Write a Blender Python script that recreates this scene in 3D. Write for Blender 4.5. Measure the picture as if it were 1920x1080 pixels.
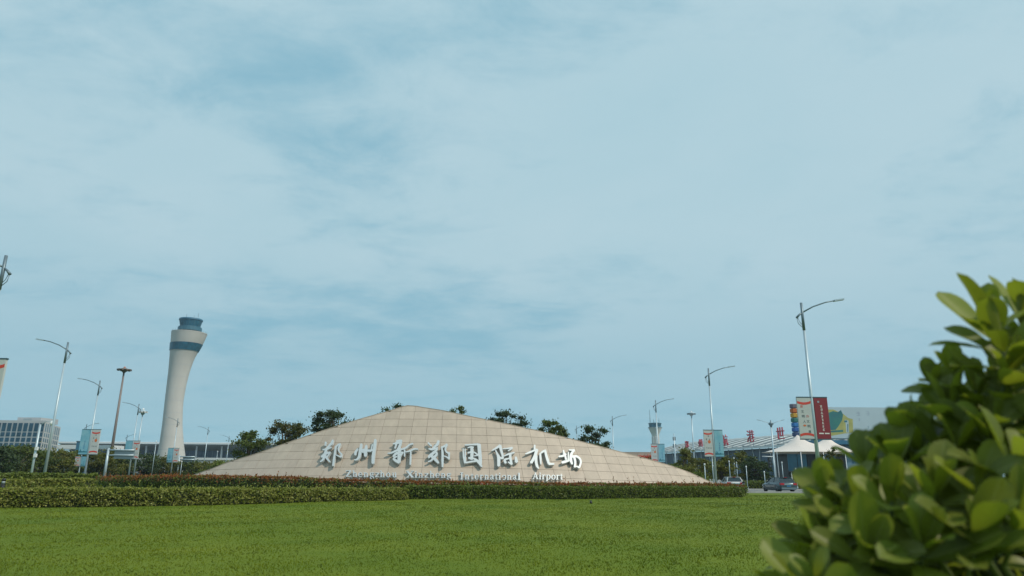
import bpy, bmesh, math, random
import numpy as np
from mathutils import Vector, Matrix

random.seed(7); RNG = np.random.default_rng(7)
for o in list(bpy.data.objects): bpy.data.objects.remove(o)
SC = bpy.context.scene
COL = SC.collection
R = math.radians

# ------------------------------------------------------------------ camera
F = 1280.0                       # focal length in pixels of the 1920 frame
PITCH, ROLL, EYE = R(15.2), R(0.42), 1.7
_f = Vector((0, math.cos(PITCH), math.sin(PITCH)))
_u0 = Vector((0, -math.sin(PITCH), math.cos(PITCH)))
_r0 = Vector((1, 0, 0))
_r = _r0*math.cos(ROLL) + _u0*math.sin(ROLL)
_u = _u0*math.cos(ROLL) - _r0*math.sin(ROLL)
cd = bpy.data.cameras.new('camera')
cam = bpy.data.objects.new('camera', cd); COL.objects.link(cam)
cam.matrix_world = Matrix(((_r.x, _u.x, -_f.x, 0), (_r.y, _u.y, -_f.y, 0), (_r.z, _u.z, -_f.z, EYE), (0, 0, 0, 1)))
cd.sensor_width = 36; cd.lens = F/1920*36
cd.clip_start = 0.05; cd.clip_end = 20000
cd.dof.use_dof = True; cd.dof.focus_distance = 55; cd.dof.aperture_fstop = 4.0
SC.camera = cam

# ------------------------------------------------------------------ light
SUN_EL, SUN_AZ = R(45), R(119)      # azimuth clockwise from the view direction (+Y): from the right, a little behind the camera
sd = Vector((math.sin(SUN_AZ)*math.cos(SUN_EL), math.cos(SUN_AZ)*math.cos(SUN_EL), math.sin(SUN_EL)))
ld = bpy.data.lights.new('sun', 'SUN'); ld.energy = 2.5; ld.angle = R(1.5); ld.color = (1.0, 0.90, 0.75)
sun = bpy.data.objects.new('sun', ld); COL.objects.link(sun)
sun.rotation_euler = (-sd).to_track_quat('-Z', 'Y').to_euler(); sun.location = (30, -30, 60)

W = bpy.data.worlds.new('World'); SC.world = W; W.use_nodes = True
def world_nodes():
    nt = W.node_tree; N = nt.nodes; L = nt.links; N.clear()
    out = N.new('ShaderNodeOutputWorld'); bg = N.new('ShaderNodeBackground'); bg.inputs['Strength'].default_value = 0.1
    L.new(bg.outputs[0], out.inputs[0])
    sky = N.new('ShaderNodeTexSky'); sky.sky_type = 'NISHITA'; sky.sun_disc = False
    sky.sun_elevation = SUN_EL; sky.sun_rotation = SUN_AZ
    sky.altitude = 0; sky.air_density = 1.0; sky.dust_density = 0.6; sky.ozone_density = 2.0
    tc = N.new('ShaderNodeTexCoord')
    sep = N.new('ShaderNodeSeparateXYZ'); L.new(tc.outputs['Generated'], sep.inputs[0])
    def math_(op, a, b=None, c=None):
        m = N.new('ShaderNodeMath'); m.operation = op
        for i, v in enumerate((a, b, c)):
            if v is None: continue
            if isinstance(v, (int, float)): m.inputs[i].default_value = v
            else: L.new(v, m.inputs[i])
        return m.outputs[0]
    zc = math_('ADD', math_('MAXIMUM', sep.outputs['Z'], 0.0), 0.13)
    px = math_('DIVIDE', sep.outputs['X'], zc); py = math_('DIVIDE', sep.outputs['Y'], zc)
    cmb = N.new('ShaderNodeCombineXYZ'); L.new(px, cmb.inputs[0]); L.new(py, cmb.inputs[1])
    def noise(scale, detail, rough, dist, loc, sc=(1, 1, 1)):
        mp = N.new('ShaderNodeMapping'); mp.inputs['Location'].default_value = loc; mp.inputs['Scale'].default_value = sc
        mp.inputs['Rotation'].default_value = (0, 0, R(12))
        L.new(cmb.outputs[0], mp.inputs[0])
        n = N.new('ShaderNodeTexNoise'); n.inputs['Scale'].default_value = scale; n.inputs['Detail'].default_value = detail
        n.inputs['Roughness'].default_value = rough; n.inputs['Distortion'].default_value = dist
        L.new(mp.outputs[0], n.inputs['Vector']); return n.outputs['Fac']
    n1 = noise(0.95, 9, 0.60, 0.2, (5.6, 3.9, 0.4), (0.9, 1.05, 1))
    n2 = noise(3.6, 9, 0.66, 0.35, (7.3, 2.2, 1.1), (0.85, 1.15, 1))
    n3 = noise(0.33, 3, 0.5, 0.0, (1.4, 5.2, 2.0))
    d = math_('ADD', math_('MULTIPLY', n1, 0.50), math_('MULTIPLY', n2, 0.32))
    d = math_('ADD', d, math_('MULTIPLY', n3, 0.25))
    mr = N.new('ShaderNodeMapRange'); mr.interpolation_type = 'SMOOTHSTEP'
    mr.inputs['From Min'].default_value = 0.375; mr.inputs['From Max'].default_value = 0.56
    L.new(d, mr.inputs['Value'])
    cover = math_('MULTIPLY', mr.outputs[0], 0.95)
    # cloud bands thin out into the hazy air low over the horizon
    low = N.new('ShaderNodeMapRange'); low.interpolation_type = 'SMOOTHSTEP'
    low.inputs['From Min'].default_value = 0.02; low.inputs['From Max'].default_value = 0.36
    low.inputs['To Min'].default_value = 0.35; low.inputs['To Max'].default_value = 1.0
    L.new(sep.outputs['Z'], low.inputs['Value'])
    cover = math_('MULTIPLY', cover, low.outputs[0])
    # clear air: the sky model, tinted to the photograph's white balance
    tint = N.new('ShaderNodeMix'); tint.data_type = 'RGBA'; tint.blend_type = 'MULTIPLY'; tint.inputs['Factor'].default_value = 1
    L.new(sky.outputs[0], tint.inputs['A']); tint.inputs['B'].default_value = (SKY_TINT[0], SKY_TINT[1], SKY_TINT[2], 1)
    # thin veil that evens the clear sky out
    veil = N.new('ShaderNodeMix'); veil.data_type = 'RGBA'; veil.inputs['Factor'].default_value = 0.92
    L.new(tint.outputs['Result'], veil.inputs['A']); veil.inputs['B'].default_value = (2.45, 4.7, 5.85, 1)
    cl = N.new('ShaderNodeMix'); cl.data_type = 'RGBA'
    L.new(noise(1.4, 6, 0.55, 0.2, (2.2, 9.1, 3.3)), cl.inputs['Factor'])
    cl.inputs['A'].default_value = (3.6, 5.55, 6.35, 1); cl.inputs['B'].default_value = (4.85, 6.3, 6.95, 1)
    mix = N.new('ShaderNodeMix'); mix.data_type = 'RGBA'
    L.new(cover, mix.inputs['Factor']); L.new(veil.outputs['Result'], mix.inputs['A']); L.new(cl.outputs['Result'], mix.inputs['B'])
    L.new(mix.outputs['Result'], bg.inputs['Color'])
SKY_TINT = (0.55, 0.72, 0.72)
world_nodes()
SC.view_settings.view_transform = 'Standard'; SC.view_settings.look = 'None'
SC.view_settings.exposure = 0.12; SC.view_settings.gamma = 1.0
SC.cycles.use_denoising = True
SC.cycles.max_bounces = 6; SC.cycles.diffuse_bounces = 3; SC.cycles.glossy_bounces = 3; SC.cycles.transmission_bounces = 4
SC.cycles.transparent_max_bounces = 8; SC.cycles.volume_bounces = 0
SC.cycles.caustics_reflective = False; SC.cycles.caustics_refractive = False

# ------------------------------------------------------------------ helpers: pixels of the photograph to places
def ray(px, py):
    return _r*((px-960)/F) + _u*((540-py)/F) + _f
def pt(px, py, Y):
    d = ray(px, py); return Vector((d.x/d.y*Y, Y, EYE + d.z/d.y*Y))
def ghit(px, py, z=0.0):
    d = ray(px, py); t = (z-EYE)/d.z; return Vector((d.x*t, d.y*t, z))
def hy(px):                                   # horizon row at a column
    return 540 + F*math.tan(PITCH) + (px-960)*math.tan(ROLL)
def mpp(Y): return Y*0.965/F                  # metres per photograph pixel at range Y

# ------------------------------------------------------------------ helpers: materials
MATS = {}
def mat(name, col, rough=0.6, metal=0.0, noise=0.0, nscale=4.0, bump=0.0, bscale=30.0, spec=0.5, col2=None, trans=0.0, rnd=0.0, coat=0.0, stretch=(1, 1, 1), island=False, emit=None):
    m = bpy.data.materials.new(name); m.use_nodes = True
    nt = m.node_tree; N = nt.nodes; L = nt.links
    b = N['Principled BSDF']
    b.inputs['Roughness'].default_value = rough; b.inputs['Metallic'].default_value = metal
    b.inputs['Specular IOR Level'].default_value = spec; b.inputs['Coat Weight'].default_value = coat
    c4 = (*col, 1)
    src = None
    if noise > 0 or col2 or rnd > 0 or island:
        tc = N.new('ShaderNodeTexCoord'); mp = N.new('ShaderNodeMapping'); mp.inputs['Scale'].default_value = stretch
        geo = N.new('ShaderNodeNewGeometry'); L.new(geo.outputs['Position'], mp.inputs[0])
        n = N.new('ShaderNodeTexNoise'); n.inputs['Scale'].default_value = nscale; n.inputs['Detail'].default_value = 6; n.inputs['Roughness'].default_value = 0.6
        L.new(mp.outputs[0], n.inputs['Vector'])
        ramp = N.new('ShaderNodeMapRange'); ramp.inputs['From Min'].default_value = 0.3; ramp.inputs['From Max'].default_value = 0.7
        L.new(n.outputs['Fac'], ramp.inputs['Value'])
        mx = N.new('ShaderNodeMix'); mx.data_type = 'RGBA'
        L.new(ramp.outputs[0], mx.inputs['Factor'])
        if col2 is None:
            a = tuple(max(0, c*(1-noise)) for c in col); bb = tuple(min(1, c*(1+noise)) for c in col)
        else: a, bb = col, col2
        mx.inputs['A'].default_value = (*a, 1); mx.inputs['B'].default_value = (*bb, 1)
        src = mx.outputs['Result']
        if rnd > 0:
            hsv = N.new('ShaderNodeHueSaturation')
            if island: rv = geo.outputs['Random Per Island']
            else:
                oi = N.new('ShaderNodeObjectInfo'); rv = oi.outputs['Random']
            vr = N.new('ShaderNodeMapRange'); vr.inputs['To Min'].default_value = 1-rnd; vr.inputs['To Max'].default_value = 1+rnd
            L.new(rv, vr.inputs['Value']); L.new(vr.outputs[0], hsv.inputs['Value'])
            hr = N.new('ShaderNodeMapRange'); hr.inputs['To Min'].default_value = 0.5-0.03*rnd; hr.inputs['To Max'].default_value = 0.5+0.03*rnd
            wn = N.new('ShaderNodeMath'); wn.operation = 'FRACT'; w2 = N.new('ShaderNodeMath'); w2.operation = 'MULTIPLY'; w2.inputs[1].default_value = 17.3
            L.new(rv, w2.inputs[0]); L.new(w2.outputs[0], wn.inputs[0]); L.new(wn.outputs[0], hr.inputs['Value']); L.new(hr.outputs[0], hsv.inputs['Hue'])
            L.new(src, hsv.inputs['Color']); src = hsv.outputs['Color']
        L.new(src, b.inputs['Base Color'])
    else:
        b.inputs['Base Color'].default_value = c4
    if emit:
        b.inputs['Emission Color'].default_value = (*emit[0], 1); b.inputs['Emission Strength'].default_value = emit[1]
    if bump > 0:
        geo2 = N.new('ShaderNodeNewGeometry')
        n2 = N.new('ShaderNodeTexNoise'); n2.inputs['Scale'].default_value = bscale; n2.inputs['Detail'].default_value = 5
        L.new(geo2.outputs['Position'], n2.inputs['Vector'])
        bp = N.new('ShaderNodeBump'); bp.inputs['Strength'].default_value = bump; bp.inputs['Distance'].default_value = 0.05
        L.new(n2.outputs['Fac'], bp.inputs['Height']); L.new(bp.outputs[0], b.inputs['Normal'])
    if trans > 0:
        out = N['Material Output']; tr = N.new('ShaderNodeBsdfTranslucent'); ms = N.new('ShaderNodeMixShader'); ms.inputs[0].default_value = trans
        if src is not None:
            br = N.new('ShaderNodeMix'); br.data_type = 'RGBA'; br.blend_type = 'MULTIPLY'; br.inputs['Factor'].default_value = 1
            L.new(src, br.inputs['A']); br.inputs['B'].default_value = (1.25, 1.3, 0.6, 1); L.new(br.outputs['Result'], tr.inputs['Color'])
        else: tr.inputs['Color'].default_value = c4
        L.new(b.outputs[0], ms.inputs[1]); L.new(tr.outputs[0], ms.inputs[2]); L.new(ms.outputs[0], out.inputs['Surface'])
    MATS[name] = m
    return m

mat('lawn', (0.088, 0.142, 0.009), 0.9, noise=0.3, nscale=0.22, bump=0.2, bscale=5, spec=0.15, col2=(0.150, 0.190, 0.014))
mat('grass_blade', (0.092, 0.148, 0.009), 0.8, noise=0.3, nscale=0.22, spec=0.1, col2=(0.156, 0.196, 0.014), rnd=0.10, island=True, trans=0.1)
def upright_normals(m):
    nt = m.node_tree; N = nt.nodes; L = nt.links
    g = N.new('ShaderNodeNewGeometry'); a = N.new('ShaderNodeVectorMath'); a.operation = 'MULTIPLY_ADD'; a.inputs[1].default_value = (0.35, 0.35, 0.35); a.inputs[2].default_value = (0, 0, 1)
    n = N.new('ShaderNodeVectorMath'); n.operation = 'NORMALIZE'; L.new(g.outputs['Normal'], a.inputs[0]); L.new(a.outputs[0], n.inputs[0]); L.new(n.outputs[0], N['Principled BSDF'].inputs['Normal'])
upright_normals(MATS['grass_blade'])
mat('ground', (0.055, 0.075, 0.022), 0.95, noise=0.4, nscale=0.05, spec=0.1)
mat('asphalt', (0.16, 0.17, 0.175), 0.9, noise=0.15, nscale=0.8, bump=0.2, bscale=40, spec=0.2)
mat('paving', (0.26, 0.26, 0.25), 0.9, noise=0.15, nscale=0.6, spec=0.2)
mat('kerb', (0.42, 0.42, 0.40), 0.85, noise=0.15, nscale=2)
mat('paint_line', (0.75, 0.75, 0.72), 0.8, noise=0.12, nscale=3)
mat('stone', (0.49, 0.405, 0.33), 0.55, noise=0.09, nscale=1.1, stretch=(1.6, 1.6, 0.35), rnd=0.055, spec=0.4, bump=0.05, bscale=25)
mat('stone_core', (0.40, 0.335, 0.275), 0.9, noise=0.1, nscale=2)
mat('steel_letter', (0.60, 0.635, 0.65), 0.42, metal=0.25, noise=0.05, nscale=3)
mat('concrete', (0.50, 0.49, 0.47), 0.8, noise=0.08, nscale=0.12, bump=0.05, bscale=0.6, stretch=(1, 1, 0.3))
mat('tower_glass', (0.018, 0.12, 0.20), 0.3, spec=0.5, noise=0.4, nscale=0.4)
mat('tower_frame', (0.035, 0.13, 0.19), 0.5)
mat('white_metal', (0.70, 0.73, 0.75), 0.45, noise=0.05, nscale=0.5)
mat('pole', (0.44, 0.54, 0.60), 0.4, metal=0.3, noise=0.06, nscale=1.5)
mat('pole_dark', (0.17, 0.23, 0.27), 0.45, metal=0.4, noise=0.08, nscale=2)
mat('pole_brown', (0.22, 0.19, 0.18), 0.6, metal=0.2, noise=0.1, nscale=1)
mat('lens', (0.75, 0.78, 0.8), 0.25, noise=0.05, nscale=3)
mat('lens_orange', (0.50, 0.16, 0.08), 0.4, noise=0.1, nscale=3)
mat('black', (0.012, 0.013, 0.014), 0.5, noise=0.2, nscale=5)
mat('panel_white', (0.50, 0.53, 0.53), 0.6, noise=0.05, nscale=1.5)
mat('panel_red', (0.23, 0.022, 0.035), 0.55, noise=0.08, nscale=1.5)
mat('panel_blue', (0.10, 0.36, 0.50), 0.5, noise=0.25, nscale=1.0, col2=(0.30, 0.52, 0.60))
mat('panel_frame', (0.05, 0.10, 0.13), 0.5, noise=0.05, nscale=3)
mat('ink_red', (0.60, 0.06, 0.04), 0.6, noise=0.05, nscale=3)
mat('ink_orange', (0.62, 0.16, 0.05), 0.6, noise=0.05, nscale=3)
mat('ink_dark', (0.05, 0.08, 0.10), 0.6, noise=0.05, nscale=3)
mat('ink_teal', (0.03, 0.16, 0.22), 0.6, noise=0.05, nscale=3)
mat('ink_white', (0.72, 0.70, 0.68), 0.6, noise=0.05, nscale=3)
mat('ink_blue', (0.03, 0.16, 0.34), 0.6, noise=0.05, nscale=3)
mat('sign_back', (0.33, 0.39, 0.42), 0.5, metal=0.3, noise=0.06, nscale=0.8)
mat('facade_grey', (0.43, 0.45, 0.47), 0.8, noise=0.06, nscale=0.3)
mat('facade_light', (0.62, 0.60, 0.58), 0.8, noise=0.06, nscale=0.3)
mat('window_blue', (0.016, 0.075, 0.13), 0.3, spec=0.5, noise=0.4, nscale=0.3)
mat('terminal_glass', (0.008, 0.062, 0.15), 0.35, spec=0.6, noise=0.3, nscale=0.06)
mat('terminal_soffit', (0.22, 0.25, 0.27), 0.7, noise=0.05, nscale=0.2)
mat('roof_white', (0.66, 0.68, 0.69), 0.5, noise=0.05, nscale=0.1)
mat('roof_grey', (0.17, 0.22, 0.245), 0.5, noise=0.08, nscale=0.1)
mat('blue_block', (0.025, 0.14, 0.24), 0.5, noise=0.1, nscale=0.3)
mat('red_sign', (0.42, 0.02, 0.05), 0.5, noise=0.06, nscale=0.5)
mat('tent', (0.78, 0.70, 0.66), 0.7, noise=0.04, nscale=0.5, trans=0.12)
mat('pav_glass', (0.02, 0.12, 0.19), 0.15, spec=0.7, noise=0.3, nscale=0.4)
mat('pav_dark', (0.025, 0.035, 0.045), 0.6, noise=0.2, nscale=0.5)
mat('billboard', (0.40, 0.51, 0.56), 0.7, noise=0.04, nscale=0.2)
mat('map_green', (0.03, 0.20, 0.16), 0.7, noise=0.3, nscale=0.5, col2=(0.02, 0.13, 0.17))
mat('map_yellow', (0.36, 0.36, 0.12), 0.7, noise=0.2, nscale=0.6)
mat('ink_pale', (0.30, 0.38, 0.46), 0.7, noise=0.05, nscale=0.5)
mat('low_building', (0.10, 0.19, 0.25), 0.6, noise=0.1, nscale=0.3)
mat('parapet', (0.44, 0.36, 0.30), 0.8, noise=0.1, nscale=0.6)
mat('bark', (0.075, 0.062, 0.048), 0.9, noise=0.25, nscale=3, bump=0.3, bscale=12)
mat('bark_pale', (0.20, 0.18, 0.15), 0.9, noise=0.25, nscale=3)
mat('leaf_dark', (0.046, 0.074, 0.026), 0.55, noise=0.3, nscale=0.6, rnd=0.4, island=True, trans=0.25, spec=0.3)
mat('leaf_mid', (0.086, 0.116, 0.026), 0.55, noise=0.3, nscale=0.6, rnd=0.4, island=True, trans=0.3, spec=0.3)
mat('leaf_yellow', (0.135, 0.140, 0.028), 0.55, noise=0.3, nscale=0.6, rnd=0.4, island=True, trans=0.3, spec=0.3)
mat('leaf_brown', (0.105, 0.085, 0.022), 0.55, noise=0.35, nscale=0.8, col2=(0.060, 0.085, 0.022), rnd=0.4, island=True, trans=0.3, spec=0.3)
mat('hedge_light', (0.185, 0.215, 0.040), 0.5, noise=0.3, nscale=1.5, col2=(0.28, 0.28, 0.070), rnd=0.45, island=True, trans=0.3, spec=0.35)
mat('hedge_green', (0.108, 0.152, 0.028), 0.5, noise=0.3, nscale=1.5, col2=(0.160, 0.192, 0.038), rnd=0.4, island=True, trans=0.3, spec=0.35)
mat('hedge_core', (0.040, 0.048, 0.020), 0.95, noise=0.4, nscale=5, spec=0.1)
mat('hedge_red', (0.30, 0.085, 0.030), 0.5, noise=0.3, nscale=1.2, col2=(0.19, 0.110, 0.030), rnd=0.45, island=True, trans=0.3, spec=0.3)
mat('flower_red', (0.62, 0.07, 0.03), 0.5, noise=0.2, nscale=3, rnd=0.3, island=True)
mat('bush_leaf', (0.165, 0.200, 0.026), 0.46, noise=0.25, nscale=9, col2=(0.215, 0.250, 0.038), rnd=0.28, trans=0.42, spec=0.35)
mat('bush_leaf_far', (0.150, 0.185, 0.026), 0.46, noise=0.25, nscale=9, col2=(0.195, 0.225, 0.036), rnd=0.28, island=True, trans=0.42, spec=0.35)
def leaf_veins(m):
    # paler midrib and faint side veins, from the blade's own coordinates
    nt = m.node_tree; N = nt.nodes; L = nt.links; b = N['Principled BSDF']
    src = b.inputs['Base Color'].links[0].from_socket
    tc = N.new('ShaderNodeTexCoord'); sp = N.new('ShaderNodeSeparateXYZ'); L.new(tc.outputs['Object'], sp.inputs[0])
    ab = N.new('ShaderNodeMath'); ab.operation = 'ABSOLUTE'; L.new(sp.outputs['X'], ab.inputs[0])
    mr = N.new('ShaderNodeMapRange'); mr.inputs['From Min'].default_value = 0.008; mr.inputs['From Max'].default_value = 0.03; mr.inputs['To Min'].default_value = 0.55; mr.inputs['To Max'].default_value = 0.0
    L.new(ab.outputs[0], mr.inputs['Value'])
    sl = N.new('ShaderNodeMath'); sl.operation = 'MULTIPLY_ADD'; sl.inputs[1].default_value = -0.9; L.new(ab.outputs[0], sl.inputs[0]); L.new(sp.outputs['Y'], sl.inputs[2])
    sn = N.new('ShaderNodeMath'); sn.operation = 'MULTIPLY'; sn.inputs[1].default_value = 62.0; L.new(sl.outputs[0], sn.inputs[0])
    s2 = N.new('ShaderNodeMath'); s2.operation = 'SINE'; L.new(sn.outputs[0], s2.inputs[0])
    s3 = N.new('ShaderNodeMapRange'); s3.inputs['From Min'].default_value = 0.8; s3.inputs['From Max'].default_value = 1.0; s3.inputs['To Max'].default_value = 0.16; L.new(s2.outputs[0], s3.inputs['Value'])
    ad = N.new('ShaderNodeMath'); ad.operation = 'MAXIMUM'; L.new(mr.outputs[0], ad.inputs[0]); L.new(s3.outputs[0], ad.inputs[1])
    mx = N.new('ShaderNodeMix'); mx.data_type = 'RGBA'; L.new(ad.outputs[0], mx.inputs['Factor']); L.new(src, mx.inputs['A']); mx.inputs['B'].default_value = (0.26, 0.28, 0.08, 1)
    L.new(mx.outputs['Result'], b.inputs['Base Color'])
leaf_veins(MATS['bush_leaf'])
mat('bush_stem', (0.10, 0.13, 0.035), 0.6, noise=0.2, nscale=20)
mat('car_paint', (0.055, 0.095, 0.115), 0.25, metal=0.4, coat=0.6, noise=0.05, nscale=2)
mat('car_white', (0.62, 0.63, 0.63), 0.3, coat=0.5, noise=0.03, nscale=2)
mat('car_glass', (0.015, 0.030, 0.038), 0.08, spec=0.8, noise=0.1, nscale=2)
mat('chrome', (0.55, 0.62, 0.66), 0.25, metal=0.8, noise=0.03, nscale=5)
mat('tail_light', (0.42, 0.02, 0.035), 0.25, noise=0.08, nscale=8)
mat('tyre', (0.015, 0.015, 0.016), 0.85, noise=0.2, nscale=8)
for nm, c in (('hex_mauve', (0.13, 0.12, 0.16)), ('hex_orange', (0.46, 0.11, 0.02)), ('hex_yellow', (0.52, 0.29, 0.03)), ('hex_green', (0.02, 0.15, 0.14)), ('hex_blue', (0.02, 0.16, 0.42)), ('hex_royal', (0.02, 0.10, 0.34)), ('hex_navy', (0.03, 0.06, 0.15))):
    mat(nm, c, 0.5, noise=0.08, nscale=1)

# ------------------------------------------------------------------ helpers: meshes
class MB:
    def __init__(s): s.v = []; s.f = []
    def add(s, vs, fs):
        o = len(s.v); s.v.extend([tuple(v) for v in vs]); s.f.extend([tuple(i+o for i in f) for f in fs]); return s
    def box(s, c, d, rz=0.0, rot=None):
        hx, hyy, hz = d[0]/2, d[1]/2, d[2]/2
        P = [Vector((x, y, z)) for x in (-hx, hx) for y in (-hyy, hyy) for z in (-hz, hz)]
        M = rot if rot is not None else Matrix.Rotation(rz, 3, 'Z')
        c = Vector(c); P = [M @ p + c for p in P]
        return s.add(P, [(0, 1, 3, 2), (4, 6, 7, 5), (0, 4, 5, 1), (2, 3, 7, 6), (0, 2, 6, 4), (1, 5, 7, 3)])
    def bar(s, a, b, w, h=None):
        a = Vector(a); b = Vector(b); h = h or w; d = b-a
        q = d.to_track_quat('Z', 'Y').to_matrix()
        return s.box((a+b)/2, (w, h, d.length), rot=q)
    def tube(s, pts, rad, n=8, caps=True):
        pts = [Vector(p) for p in pts]; rad = rad if isinstance(rad, (list, tuple)) else [rad]*len(pts)
        vs = []; fs = []; prev = None
        for i, p in enumerate(pts):
            t = (pts[min(i+1, len(pts)-1)] - pts[max(i-1, 0)]).normalized()
            if prev is None: a = t.orthogonal().normalized()
            else:
                a = prev - t*prev.dot(t)
                a = a.normalized() if a.length > 1e-6 else t.orthogonal().normalized()
            prev = a; b = t.cross(a)
            for k in range(n):
                th = 2*math.pi*k/n; vs.append(p + (a*math.cos(th)+b*math.sin(th))*rad[i])
        for i in range(len(pts)-1):
            for k in range(n):
                k2 = (k+1) % n; fs.append((i*n+k, i*n+k2, (i+1)*n+k2, (i+1)*n+k))
        if caps: fs.append(tuple(range(n-1, -1, -1))); fs.append(tuple((len(pts)-1)*n+k for k in range(n)))
        return s.add(vs, fs)
    def lathe(s, prof, n=24, c=(0, 0, 0), caps=True, offs=None, tilt=None):
        vs = []; fs = []
        for i, (r, z) in enumerate(prof):
            ox = offs[i] if offs else 0.0
            for k in range(n):
                th = 2*math.pi*k/n; x = ox + r*math.cos(th)
                vs.append((c[0]+x, c[1]+r*math.sin(th), c[2]+z+(tilt[i]*(x-ox) if tilt else 0)))
        for i in range(len(prof)-1):
            for k in range(n):
                k2 = (k+1) % n; fs.append((i*n+k, i*n+k2, (i+1)*n+k2, (i+1)*n+k))
        if caps: fs.append(tuple(range(n-1, -1, -1))); fs.append(tuple((len(prof)-1)*n+k for k in range(n)))
        return s.add(vs, fs)
    def prism(s, poly, d0, d1, frame):
        """poly: list of (u,v); frame: function (u,v,d)->point"""
        n = len(poly); vs = [frame(u, v, d0) for u, v in poly] + [frame(u, v, d1) for u, v in poly]
        fs = [tuple(range(n-1, -1, -1)), tuple(range(n, 2*n))] + [(i, (i+1) % n, n+(i+1) % n, n+i) for i in range(n)]
        return s.add(vs, fs)
    def build(s, name, m, parent=None, smooth=False):
        me = bpy.data.meshes.new(name); me.from_pydata(s.v, [], s.f); me.update()
        bm = bmesh.new(); bm.from_mesh(me); bmesh.ops.recalc_face_normals(bm, faces=bm.faces); bm.to_mesh(me); bm.free()
        return link(name, me, m, parent, smooth)

def link(name, me, m, parent=None, smooth=False):
    if m is not None and len(me.materials) == 0: me.materials.append(MATS[m])
    if smooth: me.polygons.foreach_set('use_smooth', [True]*len(me.polygons))
    o = bpy.data.objects.new(name, me); COL.objects.link(o)
    if parent is not None: o.parent = parent
    return o
def tag(o, label=None, cat=None, group=None, kind=None):
    if label: o['label'] = label
    if cat: o['category'] = cat
    if group: o['group'] = group
    if kind: o['kind'] = kind
    return o
def thing(name, label, cat, loc=(0, 0, 0), rz=0.0, group=None):
    o = bpy.data.objects.new(name, None); COL.objects.link(o); o.empty_display_size = 0.2
    o.location = loc; o.rotation_euler = (0, 0, rz)
    return tag(o, label, cat, group)
def copy_tree(o, parent=None):
    c = o.copy(); COL.objects.link(c)
    if parent is not None: c.parent = parent
    for ch in list(o.children): copy_tree(ch, c)
    return c
def strokes_ribbon(pts, ws):
    """brush stroke: closed outline (u,v) of a polyline with widths, round-ish ends"""
    P = [Vector(p) for p in pts]
    # resample with Catmull-Rom
    Q = []; Wd = []
    n = len(P)
    for i in range(n-1):
        p0, p1, p2, p3 = P[max(i-1, 0)], P[i], P[i+1], P[min(i+2, n-1)]
        for k in range(4):
            t = k/4
            Q.append(0.5*((2*p1)+(-p0+p2)*t+(2*p0-5*p1+4*p2-p3)*t*t+(-p0+3*p1-3*p2+p3)*t**3)); Wd.append(ws[i]*(1-t)+ws[i+1]*t)
    Q.append(P[-1]); Wd.append(ws[-1])
    Lf = []; Rt = []
    for i, q in enumerate(Q):
        t = (Q[min(i+1, len(Q)-1)]-Q[max(i-1, 0)])
        t = t.normalized() if t.length > 1e-9 else Vector((1, 0))
        nn = Vector((-t.y, t.x))
        Lf.append(q+nn*Wd[i]/2); Rt.append(q-nn*Wd[i]/2)
    t0 = (Q[0]-Q[1]).normalized(); t1 = (Q[-1]-Q[-2]).normalized()
    a = Q[0]+t0*Wd[0]*0.32; b = Q[-1]+t1*Wd[-1]*0.32
    return Lf, Rt, a, b
def add_stroke(mb, pts, ws, front, back, frame):
    Lf, Rt, a, b = strokes_ribbon(pts, ws); n = len(Lf)
    vs = []
    for d in (front, back):
        vs += [frame(p.x, p.y, d) for p in Lf] + [frame(p.x, p.y, d) for p in Rt] + [frame(a.x, a.y, d), frame(b.x, b.y, d)]
    S = 2*n+2; fs = []
    for i in range(n-1):
        fs.append((i, i+1, n+i+1, n+i)); fs.append((S+i, S+n+i, S+n+i+1, S+i+1))
        fs.append((i, S+i, S+i+1, i+1)); fs.append((n+i, n+i+1, S+n+i+1, S+n+i))
    A, B = 2*n, 2*n+1
    fs += [(0, n, A), (S, S+A, S+n), (n-1, B, 2*n-1), (S+n-1, S+2*n-1, S+B)]
    fs += [(0, A, S+A, S), (A, n, S+n, S+A), (n-1, S+n-1, S+B, B), (B, S+B, S+2*n-1, 2*n-1)]
    mb.add(vs, fs)
_tm = {}
def glyph(txt):
    """flat mesh data of a font glyph: verts (unit em), faces"""
    if txt in _tm: return _tm[txt]
    cu = bpy.data.curves.new('glyph', 'FONT'); cu.body = txt; cu.size = 1.0; cu.align_x = 'CENTER'; cu.align_y = 'CENTER'; cu.resolution_u = 3
    ob = bpy.data.objects.new('glyph', cu); COL.objects.link(ob)
    dg = bpy.context.evaluated_depsgraph_get()
    me = bpy.data.meshes.new_from_object(ob.evaluated_get(dg))
    V = [tuple(v.co) for v in me.vertices]; Fs = [tuple(p.vertices) for p in me.polygons]
    if V:
        xs = [v[0] for v in V]; ys = [v[1] for v in V]
        cx, cy = (min(xs)+max(xs))/2, (min(ys)+max(ys))/2; s = 1/max(max(xs)-min(xs), max(ys)-min(ys), 1e-6)
        V = [((v[0]-cx)*s, (v[1]-cy)*s, 0) for v in V]
    bpy.data.objects.remove(ob); bpy.data.meshes.remove(me)
    _tm[txt] = (V, Fs); return _tm[txt]
def add_glyph(mb, txt, u, v, size, frame, d, wide=1.0):
    V, Fs = glyph(txt)
    mb.add([frame(u+p[0]*size*wide, v+p[1]*size, d) for p in V], Fs)
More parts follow.
